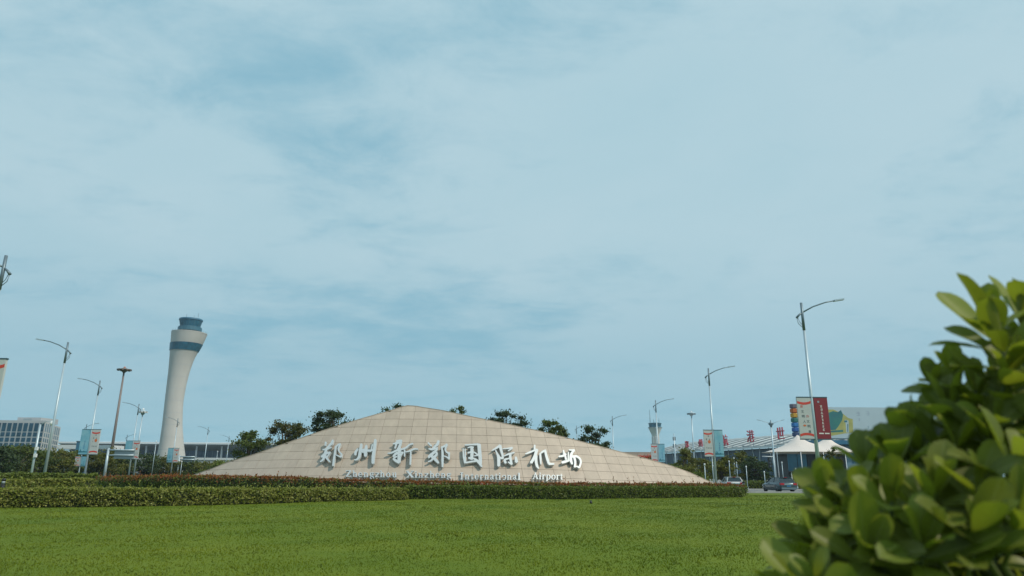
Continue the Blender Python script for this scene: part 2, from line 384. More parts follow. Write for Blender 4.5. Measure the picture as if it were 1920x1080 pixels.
def add_glyph_solid(mb, txt, u, v, size, frame, d0, d1, wide=1.0):
    V, Fs = glyph(txt); n = len(V)
    edges = {}
    for f in Fs:
        for i in range(len(f)):
            e = (f[i], f[(i+1) % len(f)]); edges[e] = edges.get(e, 0)+1
    bd = [e for e in edges if (e[1], e[0]) not in edges]
    mb.add([frame(u+p[0]*size*wide, v+p[1]*size, d0) for p in V]+[frame(u+p[0]*size*wide, v+p[1]*size, d1) for p in V],
           Fs+[tuple(reversed([i+n for i in f])) for f in Fs]+[(a, b, b+n, a+n) for a, b in bd])

def add_mark(mb, k, u, v, size, frame, d):
    """a printed character too small to read: a few crossing brush bars"""
    rg = random.Random(k*7+3)
    for j in range(3):
        y = v+size*(-0.36+0.36*j+rg.uniform(-0.06, 0.06)); a = u-size*rg.uniform(0.22, 0.46); b = u+size*rg.uniform(0.22, 0.46); dd = d+0.0006*j
        mb.add([frame(a, y-size*0.06, dd), frame(b, y-size*0.06, dd), frame(b, y+size*0.06, dd), frame(a, y+size*0.06, dd)], [(0, 1, 2, 3)])
    for j in range(2):
        x = u+size*rg.uniform(-0.3, 0.3); a = v-size*rg.uniform(0.2, 0.48); b = v+size*rg.uniform(0.2, 0.48); dd = d+0.002+0.0006*j
        mb.add([frame(x-size*0.06, a, dd), frame(x+size*0.06, a, dd), frame(x+size*0.06, b, dd), frame(x-size*0.06, b, dd)], [(0, 1, 2, 3)])
def leaf_mesh(name, C, size, aspect=0.55, up_bias=0.0, rng=RNG):
    """one four-cornered leaf at each row of C, turned at random"""
    C = np.asarray(C, dtype=float); n = len(C)
    a = rng.normal(size=(n, 3)); a[:, 2] += up_bias; a /= np.linalg.norm(a, axis=1)[:, None]
    b = rng.normal(size=(n, 3)); b -= a*(a*b).sum(1)[:, None]; b /= np.linalg.norm(b, axis=1)[:, None]
    s = (np.asarray(size) if np.ndim(size) else np.full(n, size))*rng.uniform(0.7, 1.3, n); s = s[:, None]
    V = np.empty((n, 4, 3)); V[:, 0] = C-a*s*0.5; V[:, 1] = C+b*s*aspect*0.5; V[:, 2] = C+a*s*0.5; V[:, 3] = C-b*s*aspect*0.5
    me = bpy.data.meshes.new(name)
    me.vertices.add(4*n); me.vertices.foreach_set('co', V.reshape(-1))
    me.loops.add(4*n); me.loops.foreach_set('vertex_index', np.arange(4*n, dtype=np.int32))
    me.polygons.add(n); me.polygons.foreach_set('loop_start', np.arange(0, 4*n, 4, dtype=np.int32))
    try: me.polygons.foreach_set('loop_total', np.full(n, 4, dtype=np.int32))
    except Exception: pass
    me.update(calc_edges=True); me.validate()
    return me

def vnoise(x, y, s=0):
    return (np.sin(x*1.31+s)*np.cos(y*1.73-s*1.3)+0.6*np.sin(x*2.9+y*1.1+s*2.1)+0.4*np.cos(x*5.3-y*4.7+s))/2.0

# ================================================================== SETTING
def lawn_z(x, y):
    return 0.05*vnoise(np.asarray(x)*0.22, np.asarray(y)*0.25, 1.0) - 0.03
mb = MB(); S_ = 9000
mb.add([(-S_, -200, -0.32), (S_, -200, -0.32), (S_, S_, -0.32), (-S_, S_, -0.32)], [(0, 1, 2, 3)])
tag(mb.build('ground', 'ground'), kind='structure')
# lawn: the island of grass, gently uneven
RC = Vector((-7.2, 90.0)); RR = 36.0              # centre and base radius of the monument's conical face
nx, ny = 120, 70
xs = np.linspace(-80, 60, nx); ys = np.linspace(-6, 72, ny); G = np.array([(x, y, float(lawn_z(x, y))) for y in ys for x in xs])
fs = [(j*nx+i, j*nx+i+1, (j+1)*nx+i+1, (j+1)*nx+i) for j in range(ny-1) for i in range(nx-1)]
me = bpy.data.meshes.new('lawn'); me.from_pydata([tuple(g) for g in G], [], fs); me.update()
tag(link('lawn', me, 'lawn', smooth=True), kind='structure')
# road crossing beyond the lawn and boulevard towards the terminals
def sheet(name, poly, z, m, kind='structure'):
    b = MB(); b.add([(p[0], p[1], z) for p in poly], [tuple(range(len(poly)))]); return tag(b.build(name, m), kind=kind)
sheet('road', [(-90, 73.2), (140, 73.2), (140, 84), (-90, 84)], -0.02, 'asphalt')
sheet('boulevard', [(8, 84.05), (20, 84.05), (24, 200), (60, 420), (40, 420), (10, 200)], -0.024, 'asphalt')
sheet('pavement', [(-120, 84.3), (7.7, 84.3), (9.5, 200), (20, 300), (-160, 300)], -0.03, 'ground')
sheet('plaza', [(20.3, 84.3), (160, 84.3), (160, 300), (40, 300), (24.3, 200)], -0.028, 'paving')
b = MB(); b.box((25, 72.85, 0.02), (230, 0.3, 0.2)); tag(b.build('kerb', 'kerb'), kind='structure')
b = MB(); b.box((79, 84.16, 0.02), (118, 0.25, 0.2)); tag(b.build('kerb', 'kerb'), kind='structure')
for k in range(14):
    x0 = 12+k*6.0
    if x0 < 60:
        b = MB(); b.add([(x0, 78.5, -0.014), (x0+3, 78.5, -0.014), (x0+3, 78.66, -0.014), (x0, 78.66, -0.014)], [(0, 1, 2, 3)])
        tag(b.build('lane_marking', 'paint_line'), kind='structure')

# grass blades over the part of the lawn in view
def grass():
    n = 260000
    Y = 9.0*np.exp(RNG.uniform(0, math.log(64/9.0), n)); X = (RNG.uniform(-1, 1, n))*(Y*0.80+3)
    # keep off the road side
    Z = lawn_z(X, Y)
    h = RNG.uniform(0.012, 0.032, n)*(0.9+Y/90); w = 0.010*(Y/9)**0.85
    th = RNG.uniform(0, 2*math.pi, n); lean = RNG.normal(0, 0.5, (n, 2))*h[:, None]
    patch = (vnoise(X*0.8, Y*0.8, 3)+1.0)*0.5
    h = h*(0.65+0.7*np.clip(patch, 0, 1))
    V = np.empty((n, 3, 3)); cx, sx = np.cos(th)*w, np.sin(th)*w
    V[:, 0] = np.stack([X-cx, Y-sx, Z-0.01], 1); V[:, 1] = np.stack([X+cx, Y+sx, Z-0.01], 1)
    V[:, 2] = np.stack([X+lean[:, 0], Y+lean[:, 1], Z+h], 1)
    me = bpy.data.meshes.new('grass'); me.vertices.add(3*n); me.vertices.foreach_set('co', V.reshape(-1))
    me.loops.add(3*n); me.loops.foreach_set('vertex_index', np.arange(3*n, dtype=np.int32))
    me.polygons.add(n); me.polygons.foreach_set('loop_start', np.arange(0, 3*n, 3, dtype=np.int32))
    me.update(calc_edges=True)
    tag(link('grass', me, 'grass_blade'), 'short green mown grass covering the lawn in the foreground', 'grass', kind='stuff')
grass()

# ================================================================== MONUMENT
TB = math.tan(R(35))
def cone_hit(px, py, off=0.0):
    d = ray(px, py)
    def g(t):
        p = d*t; z = EYE+p.z; return math.hypot(p.x-RC.x, p.y-RC.y) - (RR+off/math.cos(R(35)) - z*TB)
    # march then bisect (first hit), or the closest approach where the ray passes the silhouette
    best = None; t0 = 40.0; g0 = g(t0)
    for k in range(1, 220):
        t1 = 40+k*0.25; g1 = g(t1)
        if best is None or g1 < best[0]: best = (g1, t1)
        if g1 <= 0:
            a, b2 = t0, t1
            for _ in range(30):
                m = (a+b2)/2
                if g(m) > 0: a = m
                else: b2 = m
            t0 = (a+b2)/2; best = None; break
        t0, g0 = t1, g1
    t = t0 if best is None else best[1]
    p = d*t; return Vector((p.x, p.y, EYE+p.z))
def to_param(p):
    az = math.atan2(p.x-RC.x, -(p.y-RC.y)); return az, p.z
def cone_pt(az, h, off=0.0):
    r = RR - h*TB; n_h = math.cos(R(35)); n_v = math.sin(R(35))
    rr = r + off*n_h
    return Vector((RC.x+rr*math.sin(az), RC.y-rr*math.cos(az), h+off*n_v))
EDGE = [(369, 889), (398, 879), (428, 867), (480, 851.5), (532, 833), (584, 815), (636, 798), (688, 782.5), (727, 772), (748, 765), (764, 761), (780, 762), (793, 764.5), (832, 770.5), (885, 782), (953, 796), (1021, 811), (1088, 828), (1156, 846), (1224, 864), (1258, 874), (1292, 886), (1327, 902)]
EP = [to_param(cone_hit(*e)) for e in EDGE]
EP = sorted(EP)
a0, h0 = EP[0]; sl = (EP[2][1]-EP[0][1])/(EP[2][0]-EP[0][0]); EP.insert(0, (a0-h0/sl, 0.0))
a1, h1 = EP[-1]; sl = (EP[-3][1]-EP[-1][1])/(EP[-3][0]-EP[-1][0]); EP.append((a1-h1/sl*1.0, 0.0))
EAZ = np.array([e[0] for e in EP]); EHT = np.array([e[1] for e in EP])
def h_top(az): return float(np.interp(az, EAZ, EHT))
def drop(az): return 0.3*(math.degrees(az)/31.0)**2
rows = [to_param(cone_hit(795, y)) for y in (908, 892.5, 877, 861.3, 845.3, 829.5, 814, 798.7, 783.7, 768.3, 752)]
row_h = [h for _, h in rows]
dh = (row_h[5]-row_h[1])/4
row_h = [row_h[1]+dh*(k-1) for k in range(-1, 11)]
mon = thing('entrance_monument', 'long beige stone monument wall shaped like a low mountain, carrying silver lettering', 'monument', (RC.x, RC.y-RR, 0))
MO = Vector((RC.x, RC.y-RR, 0))
# solid core behind the panels
b = MB(); ns = 90; azs = np.linspace(EAZ[0], EAZ[-1], ns); rws = 6
fr = []; bk = []
for az in azs:
    ht = max(h_top(az)-0.02, 0.0)
    for k in range(rws+1): b.v.append(tuple(cone_pt(az, -0.25+(ht+0.25)*k/rws, -0.075)-MO))
nb = len(b.v)
for az in azs:
    ht = max(h_top(az)-0.02, 0.0); q = cone_pt(az, ht, -0.075); q2 = Vector((q.x-1.1*math.sin(az), q.y+1.1*math.cos(az), q.z-0.25)); q3 = Vector((q2.x-0.3*math.sin(az), q2.y+0.3*math.cos(az), -0.25))
    b.v.append(tuple(q2-MO)); b.v.append(tuple(q3-MO))
for i in range(ns-1):
    for k in range(rws): b.f.append((i*(rws+1)+k, (i+1)*(rws+1)+k, (i+1)*(rws+1)+k+1, i*(rws+1)+k+1))
    b.f.append((i*(rws+1)+rws, (i+1)*(rws+1)+rws, nb+2*(i+1), nb+2*i)); b.f.append((nb+2*i, nb+2*(i+1), nb+2*(i+1)+1, nb+2*i+1))
b.build('core', 'stone_core', mon)
PANELS = 0
daz = R(2.19); GAP = 0.010
k0 = math.floor(EAZ[0]/daz)-1; k1 = math.ceil(EAZ[-1]/daz)+1
for i in range(k0, k1):
    A0, A1 = i*daz+R(0.4), (i+1)*daz+R(0.4)
    ga = GAP/RR
    if A1 < EAZ[0] or A0 > EAZ[-1]: continue
    AA = np.linspace(max(A0+ga, EAZ[0]+1e-4), min(A1-ga, EAZ[-1]-1e-4), 5)
    for r_ in range(len(row_h)-1):
        lo = [max(row_h[r_]-drop(a)+GAP, -0.1) for a in AA]; hi = [min(row_h[r_+1]-drop(a)-GAP, h_top(a)) for a in AA]
        ok = [j for j in range(5) if hi[j]-lo[j] > 0.015]
        if len(ok) < 2: continue
        bb = MB(); n = len(ok); jit = RNG.uniform(-0.004, 0.004)
        for off in (0.0+jit, -0.06):
            for j in ok: bb.v.append(tuple(cone_pt(AA[j], lo[j], off)-MO))
            for j in ok: bb.v.append(tuple(cone_pt(AA[j], hi[j], off)-MO))
        for j in range(n-1):
            bb.f += [(j, j+1, n+j+1, n+j), (j, 2*n+j, 2*n+j+1, j+1), (n+j, n+j+1, 3*n+j+1, 3*n+j), (2*n+j, 3*n+j, 3*n+j+1, 2*n+j+1)]
        bb.f += [(0, n, 3*n, 2*n), (n-1, 3*n-1, 4*n-1, 2*n-1)]
        bb.build('stone_panel', 'stone', mon); PANELS += 1
# coping along the top edge
b = MB(); azs = np.linspace(EAZ[0]+0.004, EAZ[-1]-0.004, 120)
for az in azs:
    ht = h_top(az)+0.012
    for off, dz in ((0.02, 0), (0.02, 0.05), (-0.30, 0.05), (-0.30, 0)):
        p = cone_pt(az, ht, 0.0); b.v.append((p.x+off*math.sin(az)-MO.x, p.y-off*math.cos(az)-MO.y, p.z+dz))
for i in range(len(azs)-1):
    for k in range(4): b.f.append((i*4+k, i*4+(k+1) % 4, (i+1)*4+(k+1) % 4, (i+1)*4+k))
b.build('coping', 'stone', mon)

CH = {
 'a': ((590, 815, 14.77), [([(305,205),(288,300)],[62,34]), ([(505,145),(470,235),(400,300),(320,400)],[50,78,60,60]), ([(222,415),(330,398),(462,345)],[36,62,34]), ([(190,615),(290,530),(432,485)],[60,70,46]), ([(320,400),(285,540),(235,680),(155,748)],[55,84,62,34]), ([(280,580),(350,668),(420,752)],[55,60,48]), ([(430,492),(335,625)],[46,34]), ([(588,315),(562,500),(532,700),(505,862)],[52,58,62,40]), ([(590,340),(655,275),(722,258)],[40,46,28]), ([(705,268),(655,390),(680,468),(742,540)],[52,38,40,48]), ([(742,520),(732,622)],[50,40]), ([(728,622),(655,590),(590,562)],[44,36,28])]),
 'b': ((590, 815, 14.77), [([(1192,390),(1132,480),(1125,558)],[46,68,58]), ([(1290,258),(1262,450),(1232,600),(1172,682),(1100,692)],[66,90,80,56,26]), ([(1285,440),(1345,445),(1420,420)],[80,120,90]), ([(1432,290),(1412,450),(1402,592)],[52,104,76]), ([(1450,435),(1540,442),(1605,410)],[60,66,60]), ([(1600,262),(1572,395)],[34,36]), ([(1682,138),(1650,400),(1622,600),(1612,790)],[76,86,92,78])]),
 'c': ((720, 815, 14.77), [([(345,178),(430,165),(492,160)],[52,64,52]), ([(252,250),(345,232),(482,205)],[36,66,66]), ([(345,250),(302,375)],[54,44]), ([(462,240),(405,360),(362,425)],[70,60,44]), ([(100,512),(200,505),(330,445),(480,405),(600,365),(700,282),(802,248)],[26,46,60,56,48,48,44]), ([(425,300),(425,450),(420,600),(415,765)],[60,96,104,84]), ([(255,605),(350,515),(525,492)],[54,76,46]), ([(252,665),(330,722),(418,782)],[46,80,56]), ([(270,650),(350,605)],[40,46]), ([(532,492),(455,590)],[40,40]), ([(572,425),(568,602)],[46,40]), ([(600,482),(720,452),(830,402),(942,402)],[28,50,48,26]), ([(742,478),(737,650),(726,832)],[44,48,40])]),
 'd': ((720, 815, 14.77), [([(1222,220),(1312,308)],[48,50]), ([(1512,170),(1472,268),(1402,330),(1350,400)],[68,80,60,62]), ([(1240,388),(1340,402),(1492,362)],[38,68,38]), ([(1482,400),(1382,488),(1262,595),(1242,640)],[36,80,80,46]), ([(1440,482),(1458,545),(1372,640),(1300,718),(1222,745)],[56,70,70,48,32]), ([(1300,580),(1400,662),(1510,782)],[80,90,56]), ([(1602,370),(1622,500),(1622,700),(1620,890)],[46,64,68,48]), ([(1580,352),(1670,322),(1742,262)],[38,58,46]), ([(1742,272),(1700,390),(1722,470),(1812,532)],[58,48,48,46]), ([(1802,502),(1802,682)],[58,46]), ([(1800,672),(1740,622),(1660,592)],[46,42,28])]),
 'e': ((855, 825, 15.36), [([(205,240),(222,480),(258,660)],[28,52,46]), ([(265,252),(272,500),(276,640)],[34,42,46]), ([(270,652),(420,625),(605,598)],[46,48,56]), ([(258,142),(420,132),(630,122)],[40,44,66]), ([(662,125),(682,350),(700,550),(702,690)],[104,108,98,96]), ([(530,545),(622,605),(742,762)],[56,80,52]), ([(338,222),(430,202),(502,212)],[28,48,48]), ([(452,205),(462,350),(452,550)],[78,98,90]), ([(340,372),(442,345)],[46,58]), ([(368,512),(450,542),(532,532)],[56,66,38]), ([(520,350),(632,430)],[38,46]), ([(520,462),(632,442)],[28,38])]),
 'f': ((855, 825, 15.36), [([(1030,302),(1150,235),(1272,152)],[26,58,76]), ([(1272,155),(1292,260),(1342,430),(1350,535)],[76,78,68,56]), ([(1140,290),(1190,400),(1230,505),(1232,740)],[28,58,98,88]), ([(1262,502),(1342,535)],[58,46]), ([(1350,252),(1482,242),(1622,222)],[28,38,56]), ([(1612,242),(1500,312)],[48,28]), ([(1380,462),(1522,402),(1682,360)],[28,58,36]), ([(1572,382),(1562,500),(1602,700)],[66,78,66]), ([(1600,702),(1500,632)],[48,38]), ([(1532,532),(1402,572),(1432,662)],[38,68,74]), ([(1722,492),(1742,632)],[58,104])]),
 'g': ((975, 825, 15.36), [([(425,142),(427,260),(470,305)],[46,58,76]), ([(160,398),(280,352),(422,292)],[36,58,48]), ([(482,272),(442,430),(372,570),(322,650)],[96,88,78,88]), ([(462,450),(462,600),(492,740),(540,822)],[88,84,76,26]), ([(582,382),(592,520),(602,700)],[56,62,28]), ([(602,372),(692,312)],[48,66]), ([(722,290),(752,430),(792,560),(832,682)],[66,72,76,68]), ([(832,690),(980,690)],[68,46])]),
 'h': ((975, 825, 15.36), [([(1252,290),(1272,380),(1302,450)],[36,58,76]), ([(1122,472),(1242,452),(1322,402)],[46,66,66]), ([(1302,450),(1332,562)],[58,56]), ([(1212,642),(1302,622),(1432,582)],[76,76,46]), ([(1396,350),(1390,572)],[36,46]), ([(1412,282),(1502,292),(1562,290)],[36,46,56]), ([(1562,290),(1482,400),(1462,560),(1502,690)],[56,78,88,56]), ([(1502,482),(1622,470),(1722,540),(1752,650),(1702,800)],[66,66,56,56,56]), ([(1562,502),(1592,640),(1572,780)],[66,66,46]), ([(1572,780),(1642,762),(1702,800)],[38,38,52])]),
}
def sign_frame(cx, cy):
    """plane parallel to the wall at the pixel (cx,cy); returns frame(px,py,depth in front of the wall)"""
    c = cone_hit(cx, cy); az, h = to_param(c)
    n = Vector((math.sin(az)*math.cos(R(35)), -math.cos(az)*math.cos(R(35)), math.sin(R(35))))
    c = c + n*0.02
    def frame(px, py, d):
        dr = ray(px, py); c0 = c + n*0.30               # the front plane fixes the outline; depth is along the normal
        t = (c0-Vector((0, 0, EYE))).dot(n)/dr.dot(n)
        return Vector((0, 0, EYE)) + dr*t + n*(d-0.30) - MO
    return frame
CHN = dict(a='silver brush-script character at the left end of the row')
for key, ((ox, oy, sc), strokes) in CH.items():
    allp = [p for s in strokes for p in s[0]]
    cx = ox+sum(p[0] for p in allp)/len(allp)/sc; cy = oy+sum(p[1] for p in allp)/len(allp)/sc
    frm = sign_frame(cx, cy); b = MB()
    for k, (ps, ws) in enumerate(strokes):
        add_stroke(b, [(ox+p[0]/sc, oy+p[1]/sc) for p in ps], [w/sc*0.96 for w in ws], 0.29+0.003*k, 0.11-0.002*k, frm)
    b.build('character', 'steel_letter', mon)

def ln(*p): return list(p)
SER = 0.075
GL = {
 'Z': [([(.06,.95),(.94,.95)],[.10,.10]),([(.86,.93),(.14,.07)],[.2,.2]),([(.06,.05),(.94,.05)],[.10,.10]),([(.07,.95),(.07,.78)],[.07,.04]),([(.93,.05),(.93,.22)],[.07,.04])],
 'X': [([(.16,.96),(.84,.04)],[.2,.2]),([(.84,.96),(.16,.04)],[.09,.09]),([(0,.03),(.34,.03)],[SER,SER]),([(.66,.03),(1,.03)],[SER,SER]),([(0,.97),(.36,.97)],[SER,SER]),([(.64,.97),(1,.97)],[SER,SER])],
 'I': [([(.5,0),(.5,1)],[.34,.34]),([(.08,.03),(.92,.03)],[SER,SER]),([(.08,.97),(.92,.97)],[SER,SER])],
 'A': [([(.48,1),(.84,.03)],[.14,.2]),([(.5,.98),(.14,.03)],[.07,.07]),([(.25,.33),(.7,.33)],[.07,.07]),([(0,.03),(.3,.03)],[SER,SER]),([(.66,.03),(1,.03)],[SER,SER])],
 'h': [([(.22,0),(.22,1)],[.19,.19]),([(.26,.5),(.5,.65),(.72,.56),(.77,.38)],[.08,.13,.17,.19]),([(.77,.42),(.77,0)],[.19,.19]),([(.03,.03),(.42,.03)],[SER,SER]),([(.58,.03),(.97,.03)],[SER,SER]),([(.03,.96),(.24,.96)],[SER,SER])],
 'n': [([(.22,0),(.22,.68)],[.19,.19]),([(.26,.5),(.5,.65),(.72,.56),(.77,.38)],[.08,.13,.17,.19]),([(.77,.42),(.77,0)],[.19,.19]),([(.03,.03),(.42,.03)],[SER,SER]),([(.58,.03),(.97,.03)],[SER,SER]),([(.03,.64),(.24,.64)],[SER,SER])],
 'u': [([(.22,.68),(.22,.25)],[.19,.19]),([(.22,.28),(.3,.08),(.52,.03),(.74,.16)],[.19,.16,.11,.08]),([(.77,.68),(.77,0)],[.19,.19]),([(.03,.65),(.24,.65)],[SER,SER]),([(.58,.65),(.78,.65)],[SER,SER]),([(.77,.03),(.98,.03)],[SER,SER])],
 'e': [([(.16,.36),(.84,.36)],[.07,.07]),([(.84,.36),(.78,.58),(.5,.67),(.2,.52),(.15,.3),(.25,.1),(.52,.02),(.86,.14)],[.13,.13,.09,.17,.21,.17,.09,.05])],
 'o': [([(.5,.67),(.2,.55),(.14,.34),(.2,.12),(.5,.01)],[.07,.17,.21,.17,.07]),([(.5,.67),(.8,.55),(.86,.34),(.8,.12),(.5,.01)],[.07,.17,.21,.17,.07])],
 'g': [([(.45,.67),(.2,.57),(.2,.38),(.45,.28)],[.07,.16,.16,.07]),([(.45,.67),(.7,.57),(.7,.38),(.45,.28)],[.07,.16,.16,.07]),([(.68,.62),(.95,.67)],[.08,.09]),([(.28,.3),(.18,.16),(.5,.09),(.82,.03),(.8,-.14),(.45,-.23),(.12,-.14),(.2,.02)],[.08,.12,.15,.15,.12,.09,.09,.07])],
 'z': [([(.08,.63),(.9,.63)],[.09,.09]),([(.82,.62),(.16,.06)],[.18,.18]),([(.08,.04),(.92,.04)],[.09,.09])],
 'i': [([(.5,0),(.5,.68)],[.36,.36]),([(.12,.03),(.9,.03)],[SER,SER]),([(.12,.64),(.5,.64)],[SER,SER]),([(.5,.84),(.5,.96)],[.36,.36])],
 't': [([(.45,.88),(.45,.16),(.62,.03),(.92,.1)],[.16,.26,.15,.06]),([(.05,.65),(.9,.65)],[.07,.07])],
 'r': [([(.3,0),(.3,.68)],[.24,.24]),([(.34,.46),(.6,.65),(.84,.6)],[.08,.14,.2]),([(.04,.03),(.58,.03)],[SER,SER]),([(.04,.64),(.32,.64)],[SER,SER])],
 'a': [([(.18,.52),(.42,.67),(.68,.56),(.7,.1)],[.14,.1,.17,.19]),([(.7,.4),(.3,.31),(.16,.16),(.32,.03),(.68,.14)],[.08,.12,.19,.12,.07]),([(.7,.1),(.95,.05)],[.11,.06])],
 'l': [([(.5,0),(.5,1)],[.42,.42]),([(.05,.03),(.95,.03)],[SER,SER]),([(.05,.96),(.5,.96)],[SER,SER])],
 'p': [([(.22,-.24),(.22,.68)],[.19,.19]),([(.28,.56),(.55,.67),(.82,.54),(.86,.34),(.8,.12),(.55,.01),(.28,.1)],[.07,.11,.17,.2,.17,.1,.07]),([(.03,-.22),(.42,-.22)],[SER,SER]),([(.03,.64),(.22,.64)],[SER,SER])],
}
def word(ox, oy, sc, base0, base1, cap, items):
    x0 = items[0][1]; x1 = items[-1][2]
    for k, (g, a, c) in enumerate(items):
        f = (a-x0)/(x1-x0); yb = (base0*(1-f)+base1*f)
        pxl, pxr = ox+a/sc, ox+c/sc; pb = oy+yb/sc; w = pxr-pxl
        if g in 'Ilitr': pxl -= 0.25; pxr += 0.25
        frm = sign_frame((pxl+pxr)/2, pb-cap/2); b = MB()
        for q, (ps, ws) in enumerate(GL[g]):
            # widths are in units of glyph width (vertical strokes); thin strokes use cap units
            add_stroke(b, [(pxl+p[0]*(pxr-pxl), pb-p[1]*cap) for p in ps], [max(v*(pxr-pxl)*1.18, 1.1) for v in ws], 0.24+0.003*q, 0.10-0.002*q, frm)
        b.build('letter', 'steel_letter', mon)
word(640, 872, 8.727, 184, 192, 12.2, [('Z',68,158),('h',182,256),('e',272,340),('n',362,438),('g',460,534),('z',545,622),('h',632,706),('o',730,800),('u',830,904)])
word(640, 872, 8.727, 194, 200, 12.2, [('X',1060,1184),('i',1198,1242),('n',1258,1336),('z',1354,1430),('h',1446,1522),('e',1538,1612),('n',1630,1704),('g',1722,1800)])
word(855, 875, 9.143, 208, 216, 12.4, [('I',72,126),('n',152,230),('t',254,304),('e',322,392),('r',410,470),('n',490,566),('a',582,656),('t',668,720),('i',732,772),('o',788,864),('n',878,954),('a',972,1046),('l',1062,1108)])
word(855, 875, 9.143, 206, 214, 12.4, [('A',1316,1414),('i',1424,1466),('r',1478,1542),('p',1548,1626),('o',1638,1712),('r',1722,1786),('t',1788,1836)])

# ================================================================== HEDGES
def hedge(name, label, path, width, heights, nleaf, lsize, leafmat, topmat=None, topshare=0.0, spikes=0, rough=0.06, group=None, coremat='hedge_core', seed=1):
    """clipped hedge along a ground path; heights per path point"""
    rng = np.random.default_rng(seed)
    P = np.array([(p[0], p[1]) for p in path], float); H = np.array(heights, float)
    seg = np.linalg.norm(np.diff(P, axis=0), axis=1); S = np.concatenate([[0], np.cumsum(seg)]); Lt = S[-1]
    base = Vector((float(P[:, 0].mean()), float(P[:, 1].mean()), 0)); t = thing(name, label, 'hedge', base, group=group)
    def at(s):
        x = np.interp(s, S, P[:, 0]); y = np.interp(s, S, P[:, 1]); h = np.interp(s, S, H)
        e = 0.1; dx = np.interp(s+e, S, P[:, 0])-np.interp(s-e, S, P[:, 0]); dy = np.interp(s+e, S, P[:, 1])-np.interp(s-e, S, P[:, 1])
        l = np.hypot(dx, dy)+1e-9; return x, y, h, -dy/l, dx/l
    # core
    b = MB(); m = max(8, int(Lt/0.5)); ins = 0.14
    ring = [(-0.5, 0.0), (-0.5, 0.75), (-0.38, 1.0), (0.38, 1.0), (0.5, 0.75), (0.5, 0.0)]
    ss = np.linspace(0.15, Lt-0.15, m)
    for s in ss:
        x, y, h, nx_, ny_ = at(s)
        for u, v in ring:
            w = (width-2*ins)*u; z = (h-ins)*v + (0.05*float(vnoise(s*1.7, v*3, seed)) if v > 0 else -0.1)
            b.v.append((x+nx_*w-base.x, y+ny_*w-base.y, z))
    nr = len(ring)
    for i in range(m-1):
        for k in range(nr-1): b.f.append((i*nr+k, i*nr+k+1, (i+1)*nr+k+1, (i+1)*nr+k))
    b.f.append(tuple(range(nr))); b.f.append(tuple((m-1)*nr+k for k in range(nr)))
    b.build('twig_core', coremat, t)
    # leaves: on the sides, the top and the ends
    n = nleaf; s = rng.uniform(-0.02, Lt+0.02, n); x, y, h, nx_, ny_ = at(s)
    q = rng.uniform(0, 1, n); per = 2*h+width
    side = (q*per < h); top = (q*per >= h) & (q*per < h+width)
    u = np.where(side, -0.5, np.where(top, rng.uniform(-0.5, 0.5, n), 0.5)); v = np.where(top, 1.0, rng.uniform(0.0, 1.0, n)**0.85)
    # rounded shoulders
    cut = np.clip((v-0.78)/0.22, 0, 1)**2*0.10; u = np.where(top, u*0.9, u*(1-cut*2))
    dep = np.abs(rng.normal(0, 0.05, n)); amp = rough*vnoise(s*2.6, v*4+u*3, seed)+rng.normal(0, rough*0.35, n)
    w = u*width+np.sign(u)*np.where(top, 0, amp-dep); z = h*v*(1+0.035*vnoise(s*0.8, 0*s, seed+9))+np.where(top, amp-dep*0.6, 0)
    gap = (vnoise(s*3.1, v*7, seed+5) < -0.45) & ~top & (rng.uniform(0, 1, n) < 0.6)
    C = np.stack([x+nx_*w-base.x, y+ny_*w-base.y, np.maximum(z, 0.02)], 1)[~gap]
    if topmat:
        tz = (z/np.maximum(h, 0.1))[~gap]; pr = np.clip((tz-(1-topshare))/topshare, 0, 1)*(0.85+0.5*vnoise(s*0.9, 0*s, seed+2)[~gap]); red = rng.uniform(0, 1, len(C)) < pr
        link('new_growth', leaf_mesh('new_growth', C[red], lsize, 0.5, 0.4, rng), topmat, t); C = C[~red]
    link('foliage', leaf_mesh('foliage', C, lsize, 0.6, 0.15, rng), leafmat, t)
    if spikes:
        pts = []
        for _ in range(spikes):
            s1 = rng.uniform(0, Lt); x, y, h, nx_, ny_ = at(s1); w = rng.uniform(-0.45, 0.45)*width; hh = rng.uniform(0.08, 0.34)*(1.7 if rng.uniform() < 0.12 else 0.8)
            for k in range(7): pts.append((x+nx_*w-base.x+rng.normal(0, 0.03), y+ny_*w-base.y+rng.normal(0, 0.03), h+hh*k/6.0-0.03))
        link('shoots', leaf_mesh('shoots', np.array(pts), lsize*0.95, 0.5, 1.5, rng), topmat or leafmat, t)['kind'] = 'stuff'
    return t
def on_circle(px, Rr):
    d = ray(px, hy(px)); k = d.x/d.y
    A = k*k+1; B = -2*(k*RC.x+RC.y); C = RC.x**2+RC.y**2-Rr*Rr; D = B*B-4*A*C
    Y = (-B-math.sqrt(max(D, 0)))/(2*A); return Vector((k*Y, Y))
def z_at(px, py, P): return pt(px, py, P.y).z
# clipped pale green hedge in front, left
A_, B_, C_ = ghit(-60, 952), ghit(330, 948), ghit(752, 936)
pa = [(A_.x, A_.y+0.6), (B_.x, B_.y+0.6), (C_.x, C_.y+0.6)]
hs = [pt(-60, 917, A_.y).z, pt(330, 917, B_.y).z, pt(752, 917, C_.y).z]
hedge('clipped_hedge', 'pale yellow-green clipped hedge in front at the left, nearest to the lawn', pa, 1.2, hs, 34000, 0.115, 'hedge_light', spikes=170, rough=0.085, seed=3)
